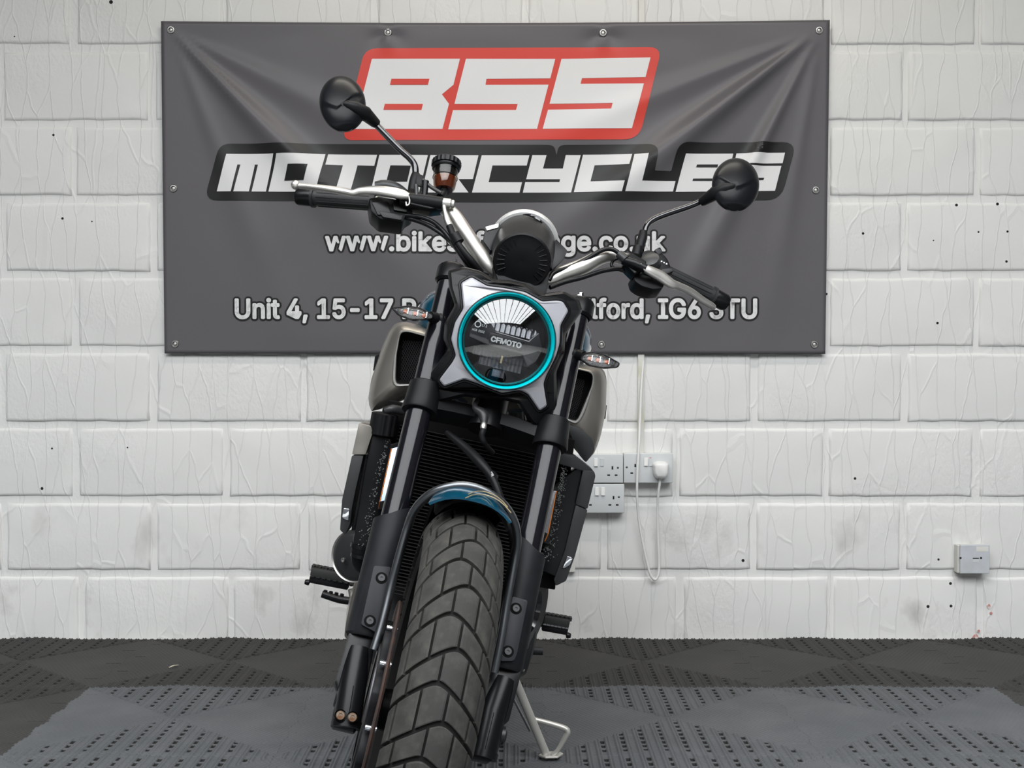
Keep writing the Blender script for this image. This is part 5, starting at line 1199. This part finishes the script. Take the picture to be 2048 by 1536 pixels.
mb = MB(); revolve(mb, [(.095, .0), (.12, .0), (.12, .004), (.095, .004)], RO + Bl * .098, Bl, 44); P(mb, 'sprocket', 'steel')
chain([bd(-.84, .098, .055), bd(-1.2, .100, .10), bd(-1.435, .100, .12)], 'drive_chain', 'dchrome', .007, sub=2, n=8)
body_loft('rear_shock', 'steel', [(-.86, .04, .02, .03), (-.88, .15, .03, .05), (-.90, .26, .02, .04)])
chain([bd(-1.25, 0, .47), bd(-1.42, 0, .40), bd(-1.60, 0, .30)], 'plate_hanger', 'plastic', [.02, .018, .014], sub=3)

# ---- footpegs, pedals, stand
def peg(a, b, end, mount, m='grip'):
    e = chain([mount, a], 'footpeg', 'bronzed', [.011, .012], n=12, sub=1)
    ax = nrm(b - a); L_ = np.linalg.norm(b - a); mb = MB()
    box(mb, (a + b) / 2 - Bu * .010, L_ / 2, .014, .008, ax, nrm(np.cross(ax, Bu)), Bu); P(mb, 'peg_arm', 'satin', e, bevel=.003, smooth=True)
    mb = MB(); box(mb, (a + b) / 2 + Bu * .006, L_ / 2, .017, .010, ax, nrm(np.cross(ax, Bu)), Bu); P(mb, 'peg_rubber', 'peg', e, bevel=.004, smooth=True)
    yv = nrm(np.cross(ax, Bu))
    for k in range(6):
        c = a + ax * L_ * (k + .5) / 6 + Bu * .016
        for s in (-1, 1):
            mb = MB(); box(mb, c, .011, .0032, .0042, nrm(ax * .6 + yv * s), nrm(np.cross(Bu, nrm(ax * .6 + yv * s))), Bu); P(mb, 'grip_ridge', 'peg', e, bevel=.0006)
    for k in range(7):
        c = a + ax * L_ * (k + .5) / 7 + yv * (-.0175 if np.dot(yv, Bf) < 0 else .0175) - Bu * .002; mb = MB(); box(mb, c, .0035, .001, .0015, ax, yv, Bu); P(mb, 'ridge_tooth', 'dchrome' if m != 'grip' else 'grip', e)
    mb = MB(); revolve(mb, [(0, .010), (.005, .009), (.0065, .004), (.0065, 0), (0, -.002)], b - Bu * .020, ax, 12); P(mb, 'feeler_bolt', 'satin', e, smooth=True)
PF = -.86
peg(B(700, 1162, PF), B(622, 1147, PF), None, bd(-.84, -.13, .05))
chain([B(703, 1178, PF + .02), B(706, 1196, PF + .02)], 'peg_spring_pin', 'alu2', [.008, .008], sub=1)
o = chain([B(712, 1203, PF + .12), B(680, 1199, PF + .12), B(644, 1188, PF + .12)], 'brake_pedal', 'satin', [.008, .008, .0075], n=10)
for x in (650, 661, 672, 683): mb = MB(); revolve(mb, [(0, .008), (.004, .007), (.0045, 0)], B(x, 1187 + (x - 650) * .22, PF + .12), Bu, 8); P(mb, 'pedal_tooth', 'plastic', o, smooth=True)
chain([B(712, 1203, PF + .12), bd(-.80, -.14, -.02), bd(-.86, -.13, .02)], 'pedal_arm', 'satin', .008, sub=3)
peg(B(1086, 1243, PF), B(1137, 1252, PF), None, bd(-.84, .13, .02), 'x')
chain([B(1050, 1300, PF + .16), B(1070, 1301, PF + .16), B(1086, 1302, PF + .16)], 'gear_pedal', 'grip', [.009, .009, .0085], sub=2)
chain([B(1055, 1300, PF + .16), bd(-.80, .13, -.02)], 'gear_pedal_arm', 'satin', .007, sub=2)
# side stand
DS = 2.80
def S(px, py, dd=0.0): return hit(px, py, V((0, 1, 0)), V((0, 0, 0)), DS + dd)
gp = hit(1098, 1513, V((0, 0, 1)), V((0, 0, GZ + .005))); DS = gp[1]
mb = MB(); a0, a1, a2 = bd(-.70, .10, -.10), S(1032, 1365, -.02), S(1092, 1508)
tube(mb, [a0, a1, a2], [.014, .0095, .0085], 12, flat=(V((0, 1, 0)), .7)); st = P(mb, 'side_stand', 'stand', smooth=True)
mb = MB(); tube(mb, [S(1066, 1438), S(1100, 1447), S(1128, 1456), S(1135, 1463), S(1132, 1472), S(1116, 1500), S(1104, 1510)], [.005, .0055, .006, .0065, .006, .005, .005], 10, sub=3); P(mb, 'stand_loop', 'stand', st, smooth=True)
mb = MB(); g = gp; zz = GZ + .0045
prism(mb, [g + V((x, y, 0)) for x, y in ((-.022, .0), (-.008, .022), (.022, .026), (.030, .010), (.018, -.014), (-.008, -.016))], V((0, 0, .004)))
P(mb, 'stand_foot', 'stand', st, bevel=.0012).location.z += 0
mb = MB(); tube(mb, [bd(-.66, .09, -.08), S(1028, 1400, .03), S(1060, 1462, .03)], .0025, 8); P(mb, 'stand_spring', 'dchrome', st, smooth=True)
